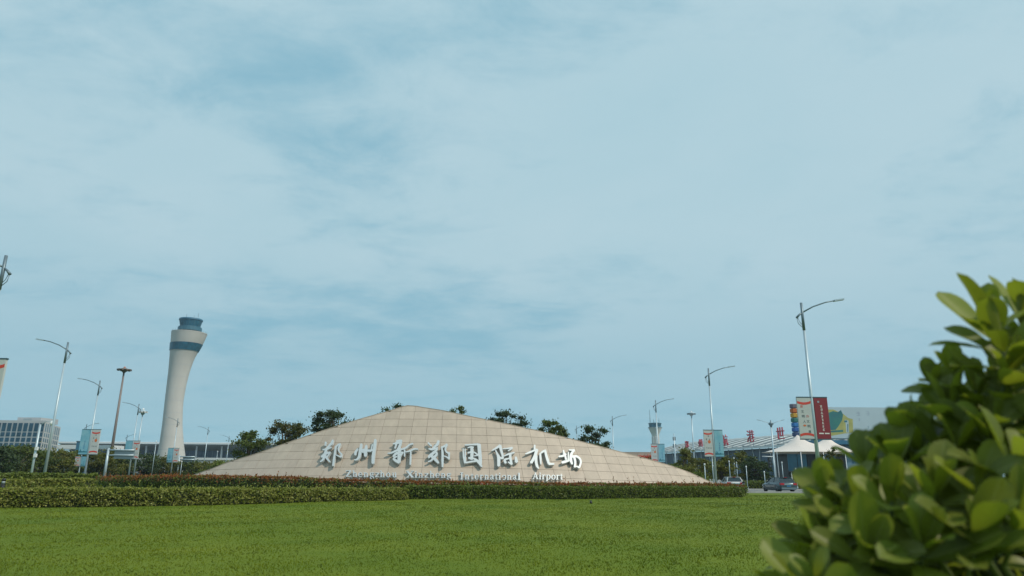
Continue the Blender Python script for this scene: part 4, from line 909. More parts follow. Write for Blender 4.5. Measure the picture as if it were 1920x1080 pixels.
# ================================================================== BUILDINGS
# tall control tower
YT = 400.0
def tower():
    rows_ = [(858, 296, 346), (835, 300.7, 343), (795, 306, 340.5), (754, 310.3, 342), (720, 314.5, 348), (695, 317.6, 354.4), (671, 320, 362.5), (652, 321.8, 373), (640, 323, 380), (624, 324.4, 386.5)]
    c0 = pt(322, 858, YT); t = thing('control_tower', 'tall pale concrete control tower flaring to one side near its top', 'tower', (c0.x, YT, -0.05))
    prof = []; offs = []; tl = []
    for k, (y, xl, xr) in enumerate(rows_):
        a = pt(xl, y, YT); c = pt(xr, y, YT); prof.append(((c.x-a.x)/2, (a.z+c.z)/2)); offs.append((a.x+c.x)/2-c0.x); tl.append(-0.02*k/9)
    prof.insert(0, (prof[0][0]*1.02, 0)); offs.insert(0, offs[0]); tl.insert(0, 0)
    # refine with smooth interpolation
    z = np.array([p[1] for p in prof]); r_ = np.array([p[0] for p in prof]); o_ = np.array(offs); t_ = np.array(tl)
    zz = np.linspace(z[0], z[-1], 40); rr = np.interp(zz, z, r_); oo = np.interp(zz, z, o_); tt = np.interp(zz, z, t_)
    for _ in range(1):
        rr[1:-1] = (rr[:-2]+2*rr[1:-1]+rr[2:])/4; oo[1:-1] = (oo[:-2]+2*oo[1:-1]+oo[2:])/4
    b = MB(); b.lathe(list(zip(rr, zz)), 40, offs=list(oo), tilt=list(tt), caps=False); b.build('shaft', 'concrete', t, True)
    b = MB(); b.lathe([(rr[-1]-0.02, zz[-1]-0.5), (rr[-1]-0.02, zz[-1]-0.1)], 40, c=(oo[-1], 0, 0), tilt=[tt[-1]]*2); b.build('roof_deck', 'concrete', t)
    for k in range(9):                                   # horizontal formwork joints
        zj = zz[-1]*(0.08+0.085*k); r_j = np.interp(zj, zz, rr); b = MB(); b.lathe([(r_j+0.03, zj-0.08), (r_j+0.03, zj+0.08)], 40, c=(np.interp(zj, zz, oo), 0, 0), caps=False); b.build('joint', 'facade_grey', t, True)
    for k in range(24):
        a = 2*math.pi*k/24; b = MB(); x = oo[-1]+(rr[-1]-0.4)*math.cos(a); zb = zz[-1]+tt[-1]*(rr[-1]-0.4)*math.cos(a)-0.1; b.bar((x, (rr[-1]-0.4)*math.sin(a), zb), (x, (rr[-1]-0.4)*math.sin(a), zb+1.2), 0.1); b.build('railing_post', 'pole_dark', t)
    # glass band set proud
    zb0, zb1 = pt(345, 658.5, YT).z, pt(345, 645, YT).z
    zs = np.linspace(zb0, zb1, 4); b = MB(); b.lathe([(np.interp(v, zz, rr)+0.3, v) for v in zs], 40, offs=[np.interp(v, zz, oo) for v in zs], caps=False); gb = b.build('window_band', 'tower_glass', t, True)
    for k in range(20):
        a = 2*math.pi*k/20; b = MB(); P0 = (np.interp(zb0, zz, rr)+0.32, np.interp(zb0, zz, oo)); P1 = (np.interp(zb1, zz, rr)+0.32, np.interp(zb1, zz, oo))
        b.bar((P0[1]+P0[0]*math.cos(a), P0[0]*math.sin(a), zb0), (P1[1]+P1[0]*math.cos(a), P1[0]*math.sin(a), zb1), 0.12); b.build('mullion', 'tower_frame', gb)
    # cab
    cc = pt(357, 610, YT).x-c0.x; m = mpp(YT)
    z0, z1, z2, z3 = pt(357, 621, YT).z, pt(357, 613.5, YT).z, pt(357, 602, YT).z, pt(357, 598, YT).z
    b = MB(); b.lathe([(22*m, z0), (22*m, z1-0.6), (21*m, z1-0.6), (21*m, z1)], 28, c=(cc, 0, 0)); b.build('cab_base', 'tower_frame', t)
    b = MB(); b.lathe([(17.5*m, z1), (20.5*m, z2)], 24, c=(cc, 0, 0), caps=False); cb = b.build('cab_glass', 'tower_glass', t)
    for k in range(12):
        a = 2*math.pi*(k+0.5)/12; b = MB(); b.bar((cc+17.6*m*math.cos(a), 17.6*m*math.sin(a), z1), (cc+20.6*m*math.cos(a), 20.6*m*math.sin(a), z2), 0.35); b.build('mullion', 'tower_frame', cb)
    b = MB(); b.lathe([(20.8*m, z2), (22.0*m, z2+0.25), (21.6*m, z3-0.2), (18*m, z3)], 28, c=(cc, 0, 0)); rf = b.build('cab_roof', 'blue_block', t)
    for dx, hh in ((-3, 3.0), (1.5, 2.2), (4, 3.6)):
        b = MB(); b.tube([(cc+dx, 0, z3-0.1), (cc+dx, 0, z3+hh)], 0.09, 5); b.build('antenna', 'pole_dark', rf)
tower()
# old control tower
YO = 600.0
def old_tower():
    c0 = pt(1230.5, 850, YO); m = mpp(YO); Z = lambda y: pt(1230, y, YO).z
    t = thing('control_tower', 'small distant control tower with a goblet-shaped head, behind a street lamp', 'tower', (c0.x, YO, -0.05))
    b = MB(); b.lathe([(7.2*m, 0), (7.0*m, Z(818))], 16); b.build('shaft', 'facade_light', t)
    for k in range(8):
        a = 2*math.pi*k/8; b = MB(); b.bar((7.1*m*math.cos(a), 7.1*m*math.sin(a), 0.1), (6.95*m*math.cos(a), 6.95*m*math.sin(a), Z(819)), 0.5); b.build('rib', 'white_metal', t)
    b = MB(); b.lathe([(6.6*m, Z(818)), (8*m, Z(813)), (11*m, Z(806)), (12.6*m, Z(803)), (12.6*m, Z(801))], 24); b.build('flared_head', 'roof_white', t)
    b = MB(); b.lathe([(13.4*m, Z(802)), (13.4*m, Z(801.2))], 24); b.build('gallery', 'pole_dark', t)
    b = MB(); b.lathe([(11*m, Z(801)), (12.2*m, Z(794.5))], 16, caps=False); b.build('cab_glass', 'tower_glass', t)
    b = MB(); b.lathe([(12.6*m, Z(794.5)), (12.6*m, Z(793.5)), (6*m, Z(792.5))], 16); rf = b.build('cab_roof', 'tower_frame', t)
    for dx, y1 in ((-9, 768), (-2, 786), (3, 787), (8, 784)):
        b = MB(); b.tube([(dx*m, 0, Z(793)), (dx*m, 0, Z(y1))], [0.3, 0.12], 5); b.build('antenna', 'pole_dark', rf)
    b = MB(); b.box((9*m, 0, Z(860)/2), (8*m, 6*m, Z(838))); b.build('stair_block', 'facade_light', t)
old_tower()
# telecom mast
q = pt(1263.5, 812, 260); t = thing('telecom_mast', 'slender white telecom mast with clustered antennas, right of the old tower', 'mast', (q.x, q.y, -0.03))
b = MB(); b.tube([(0, 0, 0), (0, 0, q.z)], [0.55, 0.12], 10); b.build('mast', 'pole', t, True)
for z, rr_ in ((q.z-2.0, 0.45), (q.z-4.6, 0.55)):
    for k in range(5):
        a = 2*math.pi*k/5; b = MB(); b.box((rr_*math.cos(a), rr_*math.sin(a), z), (0.2, 0.2, 1.3)); b.build('antenna', 'pole_dark', t)
# office block
def office():
    Yf = 300.0; m = mpp(Yf); A = pt(-120, 800, Yf); B = pt(83.5, 800, Yf); Cc = pt(114, 800, Yf+40)
    ztop = pt(40, 790, Yf).z; t = thing('office_block', 'grey office block with rows of blue windows at the far left', 'building', (B.x, Yf, -0.05))
    O = Vector((B.x, Yf, 0))
    def local(p): return Vector((p.x-O.x, p.y-O.y, p.z))
    a, bq, c = local(A), local(B), local(Cc)
    d = Vector((a.x+(c.x-bq.x), c.y, 0))
    b = MB(); v = [(a.x, a.y, 0), (bq.x, bq.y, 0), (c.x, c.y, 0), (d.x, d.y, 0)]; v += [(p[0], p[1], ztop) for p in v]
    b.add(v, [(0, 3, 2, 1), (4, 5, 6, 7), (0, 1, 5, 4), (1, 2, 6, 5), (2, 3, 7, 6), (3, 0, 4, 7)]); b.build('walls', 'facade_grey', t)
    # side wall facing lighter, 3 cm proud
    sd_ = (Vector((c.x, c.y, 0))-Vector((bq.x, bq.y, 0))); L_ = sd_.length; sd_.normalize(); nrm = Vector((sd_.y, -sd_.x, 0))
    fsd = lambda u, v, dd: Vector((bq.x, bq.y, 0))+sd_*u+nrm*dd+Vector((0, 0, v))
    b = MB(); b.prism([(0.2, 0), (L_-0.2, 0), (L_-0.2, ztop-0.2), (0.2, ztop-0.2)], 0.02, 0.12, fsd); b.build('side_cladding', 'facade_light', t)
    rows_ = [(793, 808.5), (810.5, 818), (820.5, 828), (830.5, 838), (840.5, 848), (850.5, 858), (860.5, 868)]
    n = int((bq.x-a.x)/(10.3*m))
    for (y0, y1) in rows_:
        z1, z0 = pt(40, y0, Yf).z, pt(40, y1, Yf).z
        if z0 < 0.5: continue
        for k in range(n):
            x1 = -(1.2+10.3*k)*m; x0 = x1-7.2*m
            if x0 < a.x: continue
            b = MB(); b.box(((x0+x1)/2, -0.02, (z0+z1)/2), (x1-x0, 0.25, z1-z0)); w = b.build('window', 'window_blue', t)
        for k in range(8):
            u0 = L_*(0.03+k*0.118); u1 = u0+L_*0.066
            b = MB(); b.prism([(u0, z0), (u1, z0), (u1, z1), (u0, z1)], 0.05, 0.16, fsd); b.build('window', 'window_blue', t)
    b = MB(); b.box((-3*m*10+8*m, 14, ztop+0.5), (46*m, 12, 1.0)); z2 = pt(50, 783, Yf+10).z
    b = MB(); x0, x1 = pt(32, 790, Yf+8).x-O.x, pt(76, 790, Yf+8).x-O.x
    b.box(((x0+x1)/2, 14, (ztop+z2)/2), (x1-x0, 12, z2-ztop-0.02)); rf = b.build('penthouse', 'facade_grey', t)
    b = MB(); b.box(((x0*0.55+x1*0.45), 7.9, (ztop+z2)/2), ((x1-x0)*0.35, 0.2, (z2-ztop)*0.5)); b.build('louvre', 'sign_back', rf)
    b = MB(); b.box(((a.x+bq.x)/2, 0.4, ztop+0.25), (bq.x-a.x, 0.5, 0.5)); b.build('parapet', 'facade_grey', t)
office()
# glass terminal at left
def terminal_left():
    Y = 470.0; m = mpp(Y); x0, x1 = pt(105, 830, Y).x, pt(520, 832, Y).x; zr = pt(330, 829.5, Y).z; c = (x0+x1)/2
    t = thing('terminal_building', 'long low glass terminal with a white flat roof, behind the tall tower', 'building', (c, Y, -0.05)); w = x1-x0
    b = MB(); b.add([(-w/2, 0, zr-1.0), (w/2, 0, zr-1.0), (w/2, 70, zr+2), (-w/2, 70, zr+2), (-w/2, 0, zr), (w/2, 0, zr), (w/2, 70, zr+3), (-w/2, 70, zr+3)], [(0, 1, 5, 4), (4, 5, 6, 7), (1, 2, 6, 5), (0, 4, 7, 3), (2, 3, 7, 6), (0, 3, 2, 1)]); b.build('roof', 'roof_white', t)
    zs = pt(400, 844, Y).z
    b = MB(); b.add([(-w/2+1, 0.8, zr-1.05), (w/2-1, 0.8, zr-1.05), (w/2-1, 15, zs), (-w/2+1, 15, zs)], [(0, 1, 2, 3)]); b.build('soffit', 'terminal_soffit', t)
    b = MB(); b.box((0, 16, zs/2), (w-4, 2, zs)); gl = b.build('glass_wall', 'terminal_glass', t)
    n = 46
    for k in range(n+1):
        b = MB(); x = -w/2+2+(w-4)*k/n; b.box((x, 14.95, zs/2), (0.25, 0.2, zs)); b.build('mullion', 'low_building', gl)
    for k in range(9):
        b = MB(); x = -w/2+6+(w-12)*k/8; b.tube([(x, 9, 0), (x+1.2, 5, zr-1.6)], [0.8, 0.55], 10); b.build('column', 'roof_white', t, True)
    # viaduct in front with parapet
    zv = pt(390, 861, Y).z
    b = MB(); b.box((0, -8, zv/2+0.2), (w, 14, zv-0.4)); b.build('drop_off_ramp', 'facade_grey', t)
    b = MB(); b.box((0, -15.3, zv), (w, 0.4, 1.4)); b.build('parapet', 'roof_white', t)
    # lower white canopy on the left
    zc = pt(150, 838, Y-30).z
    b = MB(); xa, xb = pt(100, 838, Y-30).x-c, pt(210, 838, Y-30).x-c; b.box(((xa+xb)/2, -24, zc), (xb-xa, 16, 2.4)); b.build('low_canopy', 'roof_white', t)
terminal_left()
q0, q1 = pt(144, 828, 380), pt(158, 850, 380)
t = thing('plant_building', 'small dark blue flat-roofed block left of the largest left banner', 'building', ((q0.x+q1.x)/2, 380, -0.05)); w = q1.x-q0.x
b = MB(); b.box((0, 3, q0.z/2), (w, 6, q0.z)); b.build('walls', 'blue_block', t)
b = MB(); b.box((0, 3, q0.z+0.2), (w+0.5, 6.5, 0.4)); rf = b.build('roof', 'panel_frame', t)
b = MB(); b.tube([(-0.3, 3, q0.z+0.4), (-0.3, 3, q0.z+2.4)], 0.12, 6); b.build('vent_pipe', 'pole_dark', rf)

# terminal with ribbed roof at right
def terminal_right():
    E0 = pt(1235, 848.5, 443); E1 = pt(1520, 831, 305); E1 = E0+(E1-E0)*1.35; E0 = E0-(Vector((E1.x-E0.x, E1.y-E0.y, 0))*0.05)
    ze = (pt(1245, 848, 443).z+pt(1500, 832.5, 312).z)/2
    O = Vector((E1.x, E1.y, 0)); u = Vector((E0.x-E1.x, E0.y-E1.y, 0)); L_ = u.length; u.normalize(); n = Vector((-u.y, u.x, 0))
    if n.x > 0: n = -n           # n points to the road side (towards -X)
    t = thing('terminal_building', 'long terminal with a white ribbed roof carrying red characters at right', 'building', (O.x, O.y, -0.05))
    fr = lambda a, d, z: u*a + n*d + Vector((0, 0, z))      # a along, d outwards, z up
    # roof shell, curved across
    prof = [(3.0, ze-0.1), (0.0, ze+0.4), (-8, ze+2.6), (-18, ze+5.0), (-30, ze+6.8), (-44, ze+7.4), (-60, ze+6.5)]
    b = MB(); nseg = 30
    for i in range(nseg+1):
        for d, z in prof: b.v.append(tuple(fr(L_*i/nseg, d, z)))
    k_ = len(prof)
    for i in range(nseg):
        for j in range(k_-1): b.f.append((i*k_+j, (i+1)*k_+j, (i+1)*k_+j+1, i*k_+j+1))
    b.build('roof', 'roof_grey', t, True)
    b = MB(); b.prism([(0, ze-0.9), (L_, ze-0.9), (L_, ze-0.12), (0, ze-0.12)], 2.4, 3.0, lambda a, z, d: fr(a, d, z)); b.build('eave', 'roof_white', t)
    nr = 22
    for i in range(nr):
        a = L_*(i+0.5)/nr
        b = MB(); b.tube([fr(a, d, z+0.35) for d, z in prof[:6]], 0.34, 6); b.build('rib', 'sign_back', t)
        b = MB(); b.tube([fr(a+L_/nr*0.5, d, z+0.2) for d, z in prof[:6]], 0.2, 5); b.build('rib', 'sign_back', t)
    b = MB(); b.prism([(0, 0), (L_, 0), (L_, ze-0.9), (0, ze-0.9)], -6, -3, lambda a, z, d: fr(a, d, z)); gl = b.build('glass_wall', 'terminal_glass', t)
    for i in range(30):
        a = L_*(i+0.5)/30; b = MB(); b.bar(fr(a, -2.9, 0), fr(a, -2.9, ze-0.95), 0.16); b.build('mullion', 'low_building', gl)
    for z in (4.0, 8.0):
        b = MB(); b.bar(fr(0.5, -2.85, z), fr(L_-0.5, -2.85, z), 0.3); b.build('transom', 'low_building', gl)
    for i in range(15):
        a = L_*(i+0.5)/15
        for s in (-1, 1):
            b = MB(); b.tube([fr(a, 0.4, 0), fr(a+s*3.2, 1.8, ze-0.95)], [0.32, 0.22], 7); b.build('strut', 'sign_back', t, True)
    # red characters standing on the roof
    for ch, px, py, h in (('郑', 1287.5, 833.5, 13.5), ('州', 1313, 830.5, 14), ('航', 1359, 825, 20), ('港', 1407, 817.5, 22.5), ('世', 1463, 812, 23)):
        d = ray(px, py); kx = d.x/d.y
        # intersect with the vertical plane through the eave line
        P0 = O + n*1.0; den = kx*n.x+n.y; Yc = (P0.x*n.x+P0.y*n.y)/den; P = pt(px, py, Yc); size = h*mpp(Yc)*1.02
        loc = P-O; a = loc.dot(u)
        b = MB(); f2 = lambda uu, vv, dd, a=a, z=loc.z: fr(a-uu, 1.0+dd, z+vv)
        add_glyph_solid(b, ch, 0, 0, size, f2, 0.25, -0.25, 1.0)
        o = b.build('roof_character', 'red_sign', t)
        for s in (-1, 1):
            b = MB(); b.bar(fr(a+s*size*0.25, 0.6, ze), fr(a+s*size*0.25, 0.6, loc.z+size*0.2), 0.15); b.build('prop', 'pole_dark', o)
terminal_right()
# hexagon pylon
q = pt(1487, 757, 130); t = thing('colour_pylon', 'pylon of stacked coloured hexagon blocks behind the dark red banner', 'pylon', (q.x, q.y, -0.03)); m = mpp(130)
b = MB(); b.tube([(0, 0, 0), (0, 0, q.z-0.3)], 0.32, 8); b.build('post', 'pole_dark', t)
hx = 8.9*m
for k, nm in enumerate(('hex_mauve', 'hex_orange', 'hex_yellow', 'hex_green', 'hex_blue', 'hex_royal', 'hex_navy')):
    z1 = q.z-k*hx; b = MB(); b.lathe([(0.60, z1-hx+0.05), (0.74, z1-hx*0.82), (0.74, z1-hx*0.18), (0.60, z1-0.03)], 6); b.build('hexagon_block', nm, t)
# tent pavilion
def pavilion():
    Y = 112.0; m = mpp(Y); cx = pt(1520, 848, Y).x; ze = pt(1500, 849, Y).z; zp = pt(1496, 823, Y).z; zp2 = pt(1552, 826, Y).z
    t = thing('tent_pavilion', 'glass pavilion under a white two-peaked tent canopy, behind the dark car', 'pavilion', (cx, Y, -0.03))
    x0, x1 = pt(1436, 848, Y).x-cx, pt(1604, 848, Y).x-cx; D = 9.0
    pk = [(pt(1496, 823, Y).x-cx, zp-0.15, 0), (pt(1552, 826, Y).x-cx, zp2-0.15, 0)]
    b = MB(); NX, NY = 60, 24
    for j in range(NY+1):
        for i in range(NX+1):
            fx = i/NX; fy = j/NY; x = x0+(x1-x0)*fx; y = -D/2+D*fy
            # pointed plan corners
            ed = (2*fx-1)**2; yy = y*(1-0.55*ed**2)
            z = ze+0.35*(abs(2*fy-1)*0)  # eave line
            h = 0
            for (px_, zz, py_) in pk:
                r_ = math.hypot((x-px_)/1.15, (yy-py_)*1.05)
                h = max(h, (zz-ze)*math.exp(-r_/1.55)) if h == 0 else max(h, (zz-ze)*math.exp(-r_/1.55), 0)
            edge = min(fx, 1-fx, 1)*2; e2 = min(fy, 1-fy)*2
            z = ze+h+0.9*min(1, edge*1.6)*min(1, e2*1.5)
            b.v.append((x, yy, z))
    for j in range(NY):
        for i in range(NX): b.f.append((j*(NX+1)+i, j*(NX+1)+i+1, (j+1)*(NX+1)+i+1, (j+1)*(NX+1)+i))
    can = b.build('canopy', 'tent', t, True); sm = can.modifiers.new('thick', 'SOLIDIFY'); sm.thickness = 0.05
    for (px_, zz, py_) in pk:
        b = MB(); b.lathe([(0.34, zz-0.35), (0.28, zz+0.12), (0.06, zz+0.25)], 12, c=(px_, 0, 0)); b.build('peak_cap', 'white_metal', t, True)
        b = MB(); b.tube([(px_, 0, 0), (px_, 0, zz-0.2)], 0.09, 8); b.build('mast', 'white_metal', t, True)
    g0, g1 = pt(1467, 860, Y).x-cx, pt(1575, 860, Y).x-cx; zg = ze-0.25
    b = MB(); b.box(((g0+g1)/2, 0.6, 1.1), (g1-g0, 5.0, 2.2)); b.build('dark_base', 'pav_dark', t)
    n = 6
    for k in range(n):
        xa = g0+(g1-g0)*k/n; xb = g0+(g1-g0)*(k+1)/n
        b = MB(); b.box(((xa+xb)/2, -1.95, 2.2+(zg-2.2)/2), (xb-xa-0.1, 0.1, zg-2.2)); b.build('pane', 'pav_glass' if k % 3 != 2 else 'pav_dark', t)
    b = MB(); b.box(((g0+g1)/2, 0.7, 2.2+(zg-2.2)/2), (g1-g0-0.1, 4.9, zg-2.25)); b.build('inner_wall', 'pav_dark', t)
    b = MB(); b.box(((g0+g1)/2, 0.6, zg+0.06), (g1-g0+1.0, 5.6, 0.12)); b.build('flat_roof', 'terminal_soffit', t)
    b = MB(); b.box(((g0+g1)/2, -2.6, 2.3), (g1-g0+0.4, 1.4, 0.18)); b.build('entrance_canopy', 'pav_dark', t)
    for k in range(8):
        x = g0+(g1-g0)*k/7; b = MB(); b.tube([(x, -3.1, 0), (x, -3.1, 2.25)], 0.07, 8); b.build('column', 'white_metal', t, True)
    for px_ in (1444, 1480, 1520, 1560, 1596):
        x = pt(px_, 848, Y).x-cx; ed = ((x-x0)/(x1-x0)*2-1)**2; yy = -D/2*(1-0.55*ed**2)
        b = MB(); b.tube([(x, yy, 0), (x, yy, ze)], 0.06, 8); b.build('edge_post', 'white_metal', t, True)
pavilion()
# billboard on the roof of a low blue building
def billboard():
    Y = 150.0; x0, x1 = pt(1540, 800, Y).x, pt(1860, 800, Y).x; z0, z1 = pt(1620, 822.5, Y).z, pt(1620, 764, Y).z; c = (x0+x1)/2; w = x1-x0
    t = thing('billboard', 'large pale billboard with a green and yellow map, behind the bush', 'billboard', (c, Y, z0))
    h = z1-z0; fy = -0.2
    b = MB(); b.box((0, 0, h/2), (w, 0.4, h)); b.build('board', 'billboard', t)
    b = MB(); b.box((0, -0.05, -0.1), (w+0.2, 0.6, 0.25)); b.build('bottom_rail', 'panel_frame', t)
    for k in range(7):
        b = MB(); x = -w/2+0.8+(w-1.6)*k/6; b.bar((x, 0.3, h*0.8), (x, 2.6, 0.0), 0.15); b.build('back_strut', 'pole_dark', t)
    F2 = lambda px, py, d: Vector((pt(px, py, Y).x-c, fy-d, pt(px, py, Y).z-z0))
    def poly(name, m, pts, d):
        b = MB(); b.add([F2(px, py, d) for px, py in pts], [tuple(range(len(pts)))]); b.build(name, m, t)
    poly('map_print', 'map_yellow', [(1548, 768), (1562, 768), (1570, 772), (1580, 776), (1590, 784), (1598, 786), (1599, 811), (1582, 813), (1560, 817), (1550, 818)], 0.005)
    poly('map_print', 'map_green', [(1550, 775), (1561, 771), (1570, 773), (1576, 769), (1580, 778), (1578, 788), (1571, 800), (1566, 806), (1552, 807)], 0.010)
    poly('map_print', 'map_green', [(1553, 808), (1580, 806), (1580, 810), (1554, 811)], 0.010)
    poly('map_print', 'billboard', [(1584, 787), (1590, 789), (1591, 811), (1586, 811)], 0.010)
    poly('map_print', 'ink_teal', [(1582, 789), (1587, 788), (1588, 792), (1582, 792)], 0.015)
    poly('map_print', 'ink_teal', [(1587.8, 795), (1589.5, 795), (1589.6, 810), (1588, 810)], 0.015)
    fr = lambda u, v, d: Vector((u, fy-d, v))
    b = MB()
    for k, (px, py, s) in enumerate(((1608, 776, 1.0), (1626, 775, 1.0), (1610, 787, 0.7))):
        p = F2(px, py, 0); add_mark(b, k+60, p.x, p.z, s, fr, 0.005)
    b.build('faint_lettering', 'ink_pale', t)
    p = F2(1627, 801, 0); b = MB(); add_glyph(b, '2', p.x, p.z, 0.5, fr, 0.005); b.build('numeral', 'ink_teal', t)
    # building
    t2 = thing('low_building', 'low blue-grey building carrying the large billboard', 'building', (c, Y+3, -0.03)); zt = z0-0.3
    b = MB(); b.box((0, 3, zt/2-0.5), (w+3, 9, zt-1)); b.build('walls', 'low_building', t2)
    b = MB(); b.box((0, 2.2, zt-0.45), (w+4, 11, 0.9)); b.build('roof', 'blue_block', t2)
    for k in range(12):
        for j in range(2):
            b = MB(); x = -w/2+1.2+(w-2.4)*k/11; b.box((x, -1.5, 2.0+3.3*j), (2.0, 0.1, 1.9)); b.build('window', 'window_blue', t2)
billboard()
# beige ramp wall with flower boxes
Yr = 112.0; a = pt(1140, 848, Yr); c = pt(1236, 846.5, Yr); zt = a.z
t = thing('ramp_wall', 'beige ramp wall rising behind the right slope of the monument', 'wall', ((a.x+c.x)/2, Yr, -0.03)); w = c.x-a.x
b = MB(); b.box((0, 0.3, zt/2), (w, 0.6, zt)); b.build('wall_body', 'parapet', t)
n = 7
for k in range(n):
    b = MB(); b.box((-w/2+w*(k+0.5)/n, -0.03, zt-0.75), (w/n-0.05, 0.07, 1.4)); b.build('stone_panel', 'parapet', t)
b = MB(); b.box((0, 0.3, zt+0.05), (w+0.1, 0.75, 0.1)); b.build('coping', 'stone', t)
for k, px in enumerate((1201, 1215, 1226)):
    q = pt(px, 858, Yr-1.0); t = thing('flower_bed', ('left red flower clump on the ramp wall above the slope', 'middle red flower clump on the ramp wall above the slope', 'right red flower clump by the small banner')[k], 'flowers', (q.x, q.y, 0), group='red flower clumps on the ramp')
    b = MB(); b.box((0, 0, q.z/2-0.1), (1.1, 0.5, q.z-0.2)); b.build('planter', 'parapet', t)
    C = RNG.normal(0, 1, (260, 3))*np.array([0.36, 0.18, 0.14])+np.array([0, 0, q.z+0.08]); link('blossoms', leaf_mesh('blossoms', C, 0.16, 0.8), 'flower_red', t)
    C = RNG.normal(0, 1, (180, 3))*np.array([0.4, 0.2, 0.12])+np.array([0, 0, q.z-0.1]); link('leaves', leaf_mesh('leaves', C, 0.18, 0.6), 'hedge_green', t)

# ================================================================== CARS
def car(name, label, paint, loc, rz, suv=True):
    t = thing(name, label, 'car', loc, rz, 'cars on the road')
    Lc, Wc = 4.7, 1.84
    # lower body: stations along x (front +x), each: (x, z_low, z_belt, half width)
    st = [(-2.35, 0.42, 0.86, 0.74), (-2.28, 0.30, 0.98, 0.84), (-2.0, 0.24, 1.02, 0.90), (-1.0, 0.20, 1.00, 0.92), (0.2, 0.20, 0.98, 0.92), (1.0, 0.20, 0.96, 0.91), (1.7, 0.22, 0.88, 0.88), (2.15, 0.26, 0.78, 0.80), (2.34, 0.36, 0.62, 0.66)]
    ringf = lambda x, zl, zb, w: [(x, -w*0.94, zl), (x, -w, zl+0.14), (x, -w, zb-0.18), (x, -w*0.92, zb), (x, w*0.92, zb), (x, w, zb-0.18), (x, w, zl+0.14), (x, w*0.94, zl)]
    b = MB()
    for s in st: b.v += ringf(*s)
    for i in range(len(st)-1):
        for k in range(8): b.f.append((i*8+k, i*8+(k+1) % 8, (i+1)*8+(k+1) % 8, (i+1)*8+k))
    b.f.append(tuple(range(8))); b.f.append(tuple(range((len(st)-1)*8, len(st)*8)))
    body = b.build('body', paint, t, True); body.modifiers.new('bev', 'BEVEL').width = 0.02
    # glasshouse
    gs = [(-2.02, 0.99, 0.84), (-1.72, 1.46, 0.66), (0.25, 1.48, 0.66), (1.05, 0.96, 0.82)]
    b = MB(); V = [(-2.05, 0.82, 1.0), (-1.68, 0.64, 1.47), (0.15, 0.64, 1.49), (1.08, 0.80, 0.95)]
    for sgn in (-1, 1): b.v += [(x, sgn*w, z) for x, w, z in V]
    b.f += [(0, 1, 2, 3), (4, 7, 6, 5), (0, 4, 5, 1), (1, 5, 6, 2), (2, 6, 7, 3)]
    gh = b.build('windows', 'car_glass', t)
    b = MB(); b.box((-0.76, 0, 1.505), (1.95, 1.32, 0.045)); b.build('roof_panel', paint, t)
    for sgn in (-1, 1):
        for (xa, za, xb, zb) in ((-2.04, 1.0, -1.68, 1.49), (-0.62, 1.0, -0.60, 1.49), (1.08, 0.97, 0.17, 1.50)):
            b = MB(); b.bar((xa, sgn*0.825, za), (xb, sgn*0.655, zb), 0.07, 0.05); b.build('pillar', paint, t)
        b = MB(); b.box((0.75, sgn*0.99, 1.02), (0.16, 0.16, 0.12)); b.build('wing_mirror', paint, t)
        b = MB(); b.box((-2.24, sgn*0.69, 0.86), (0.30, 0.40, 0.20)); b.build('tail_light', 'tail_light', t)
        b = MB(); b.box((2.10, sgn*0.62, 0.66), (0.22, 0.34, 0.13)); b.build('headlight', 'lens', t)
        for x in (-1.42, 1.42):
            w = thing('wheel', None, None, (x, sgn*0.80, 0.335)); w.parent = t
            for n_, prof, m_ in (('tyre', [(0.22, -0.11), (0.32, -0.11), (0.335, -0.07), (0.335, 0.07), (0.32, 0.11), (0.22, 0.11)], 'tyre'), ('rim', [(0.05, -0.08), (0.22, -0.115), (0.23, 0.115), (0.05, 0.08)], 'chrome')):
                bb = MB(); bb.lathe(prof, 20); o = bb.build(n_, m_, w, True); o.rotation_euler = (R(90), 0, 0)
    b = MB(); b.box((-2.36, 0, 0.82), (0.05, 0.95, 0.07)); b.build('chrome_strip', 'chrome', t)
    b = MB(); b.box((-2.365, 0, 0.66), (0.03, 0.46, 0.14)); b.build('number_plate', 'ink_blue', t)
    b = MB(); b.box((-2.33, 0, 0.42), (0.18, 1.6, 0.20)); b.build('rear_bumper', 'pole_dark', t)
    b = MB(); b.box((-1.72, 0, 1.515), (0.16, 0.34, 0.035)); b.build('brake_light', 'tail_light', t)
    return t
cp = ghit(1459, 920.5, -0.02); cp = Vector((cp.x, 76.3, -0.02)); cp.x = pt(1459, 905, 76.3).x
car('dark_car', 'dark blue-grey car with red tail lights on the road at right', 'car_paint', cp, R(95))
cp2 = pt(1371, 905, 81)
car('white_car', 'white car half hidden behind the right end of the hedges', 'car_white', Vector((cp2.x, 81, -0.02)), R(84))

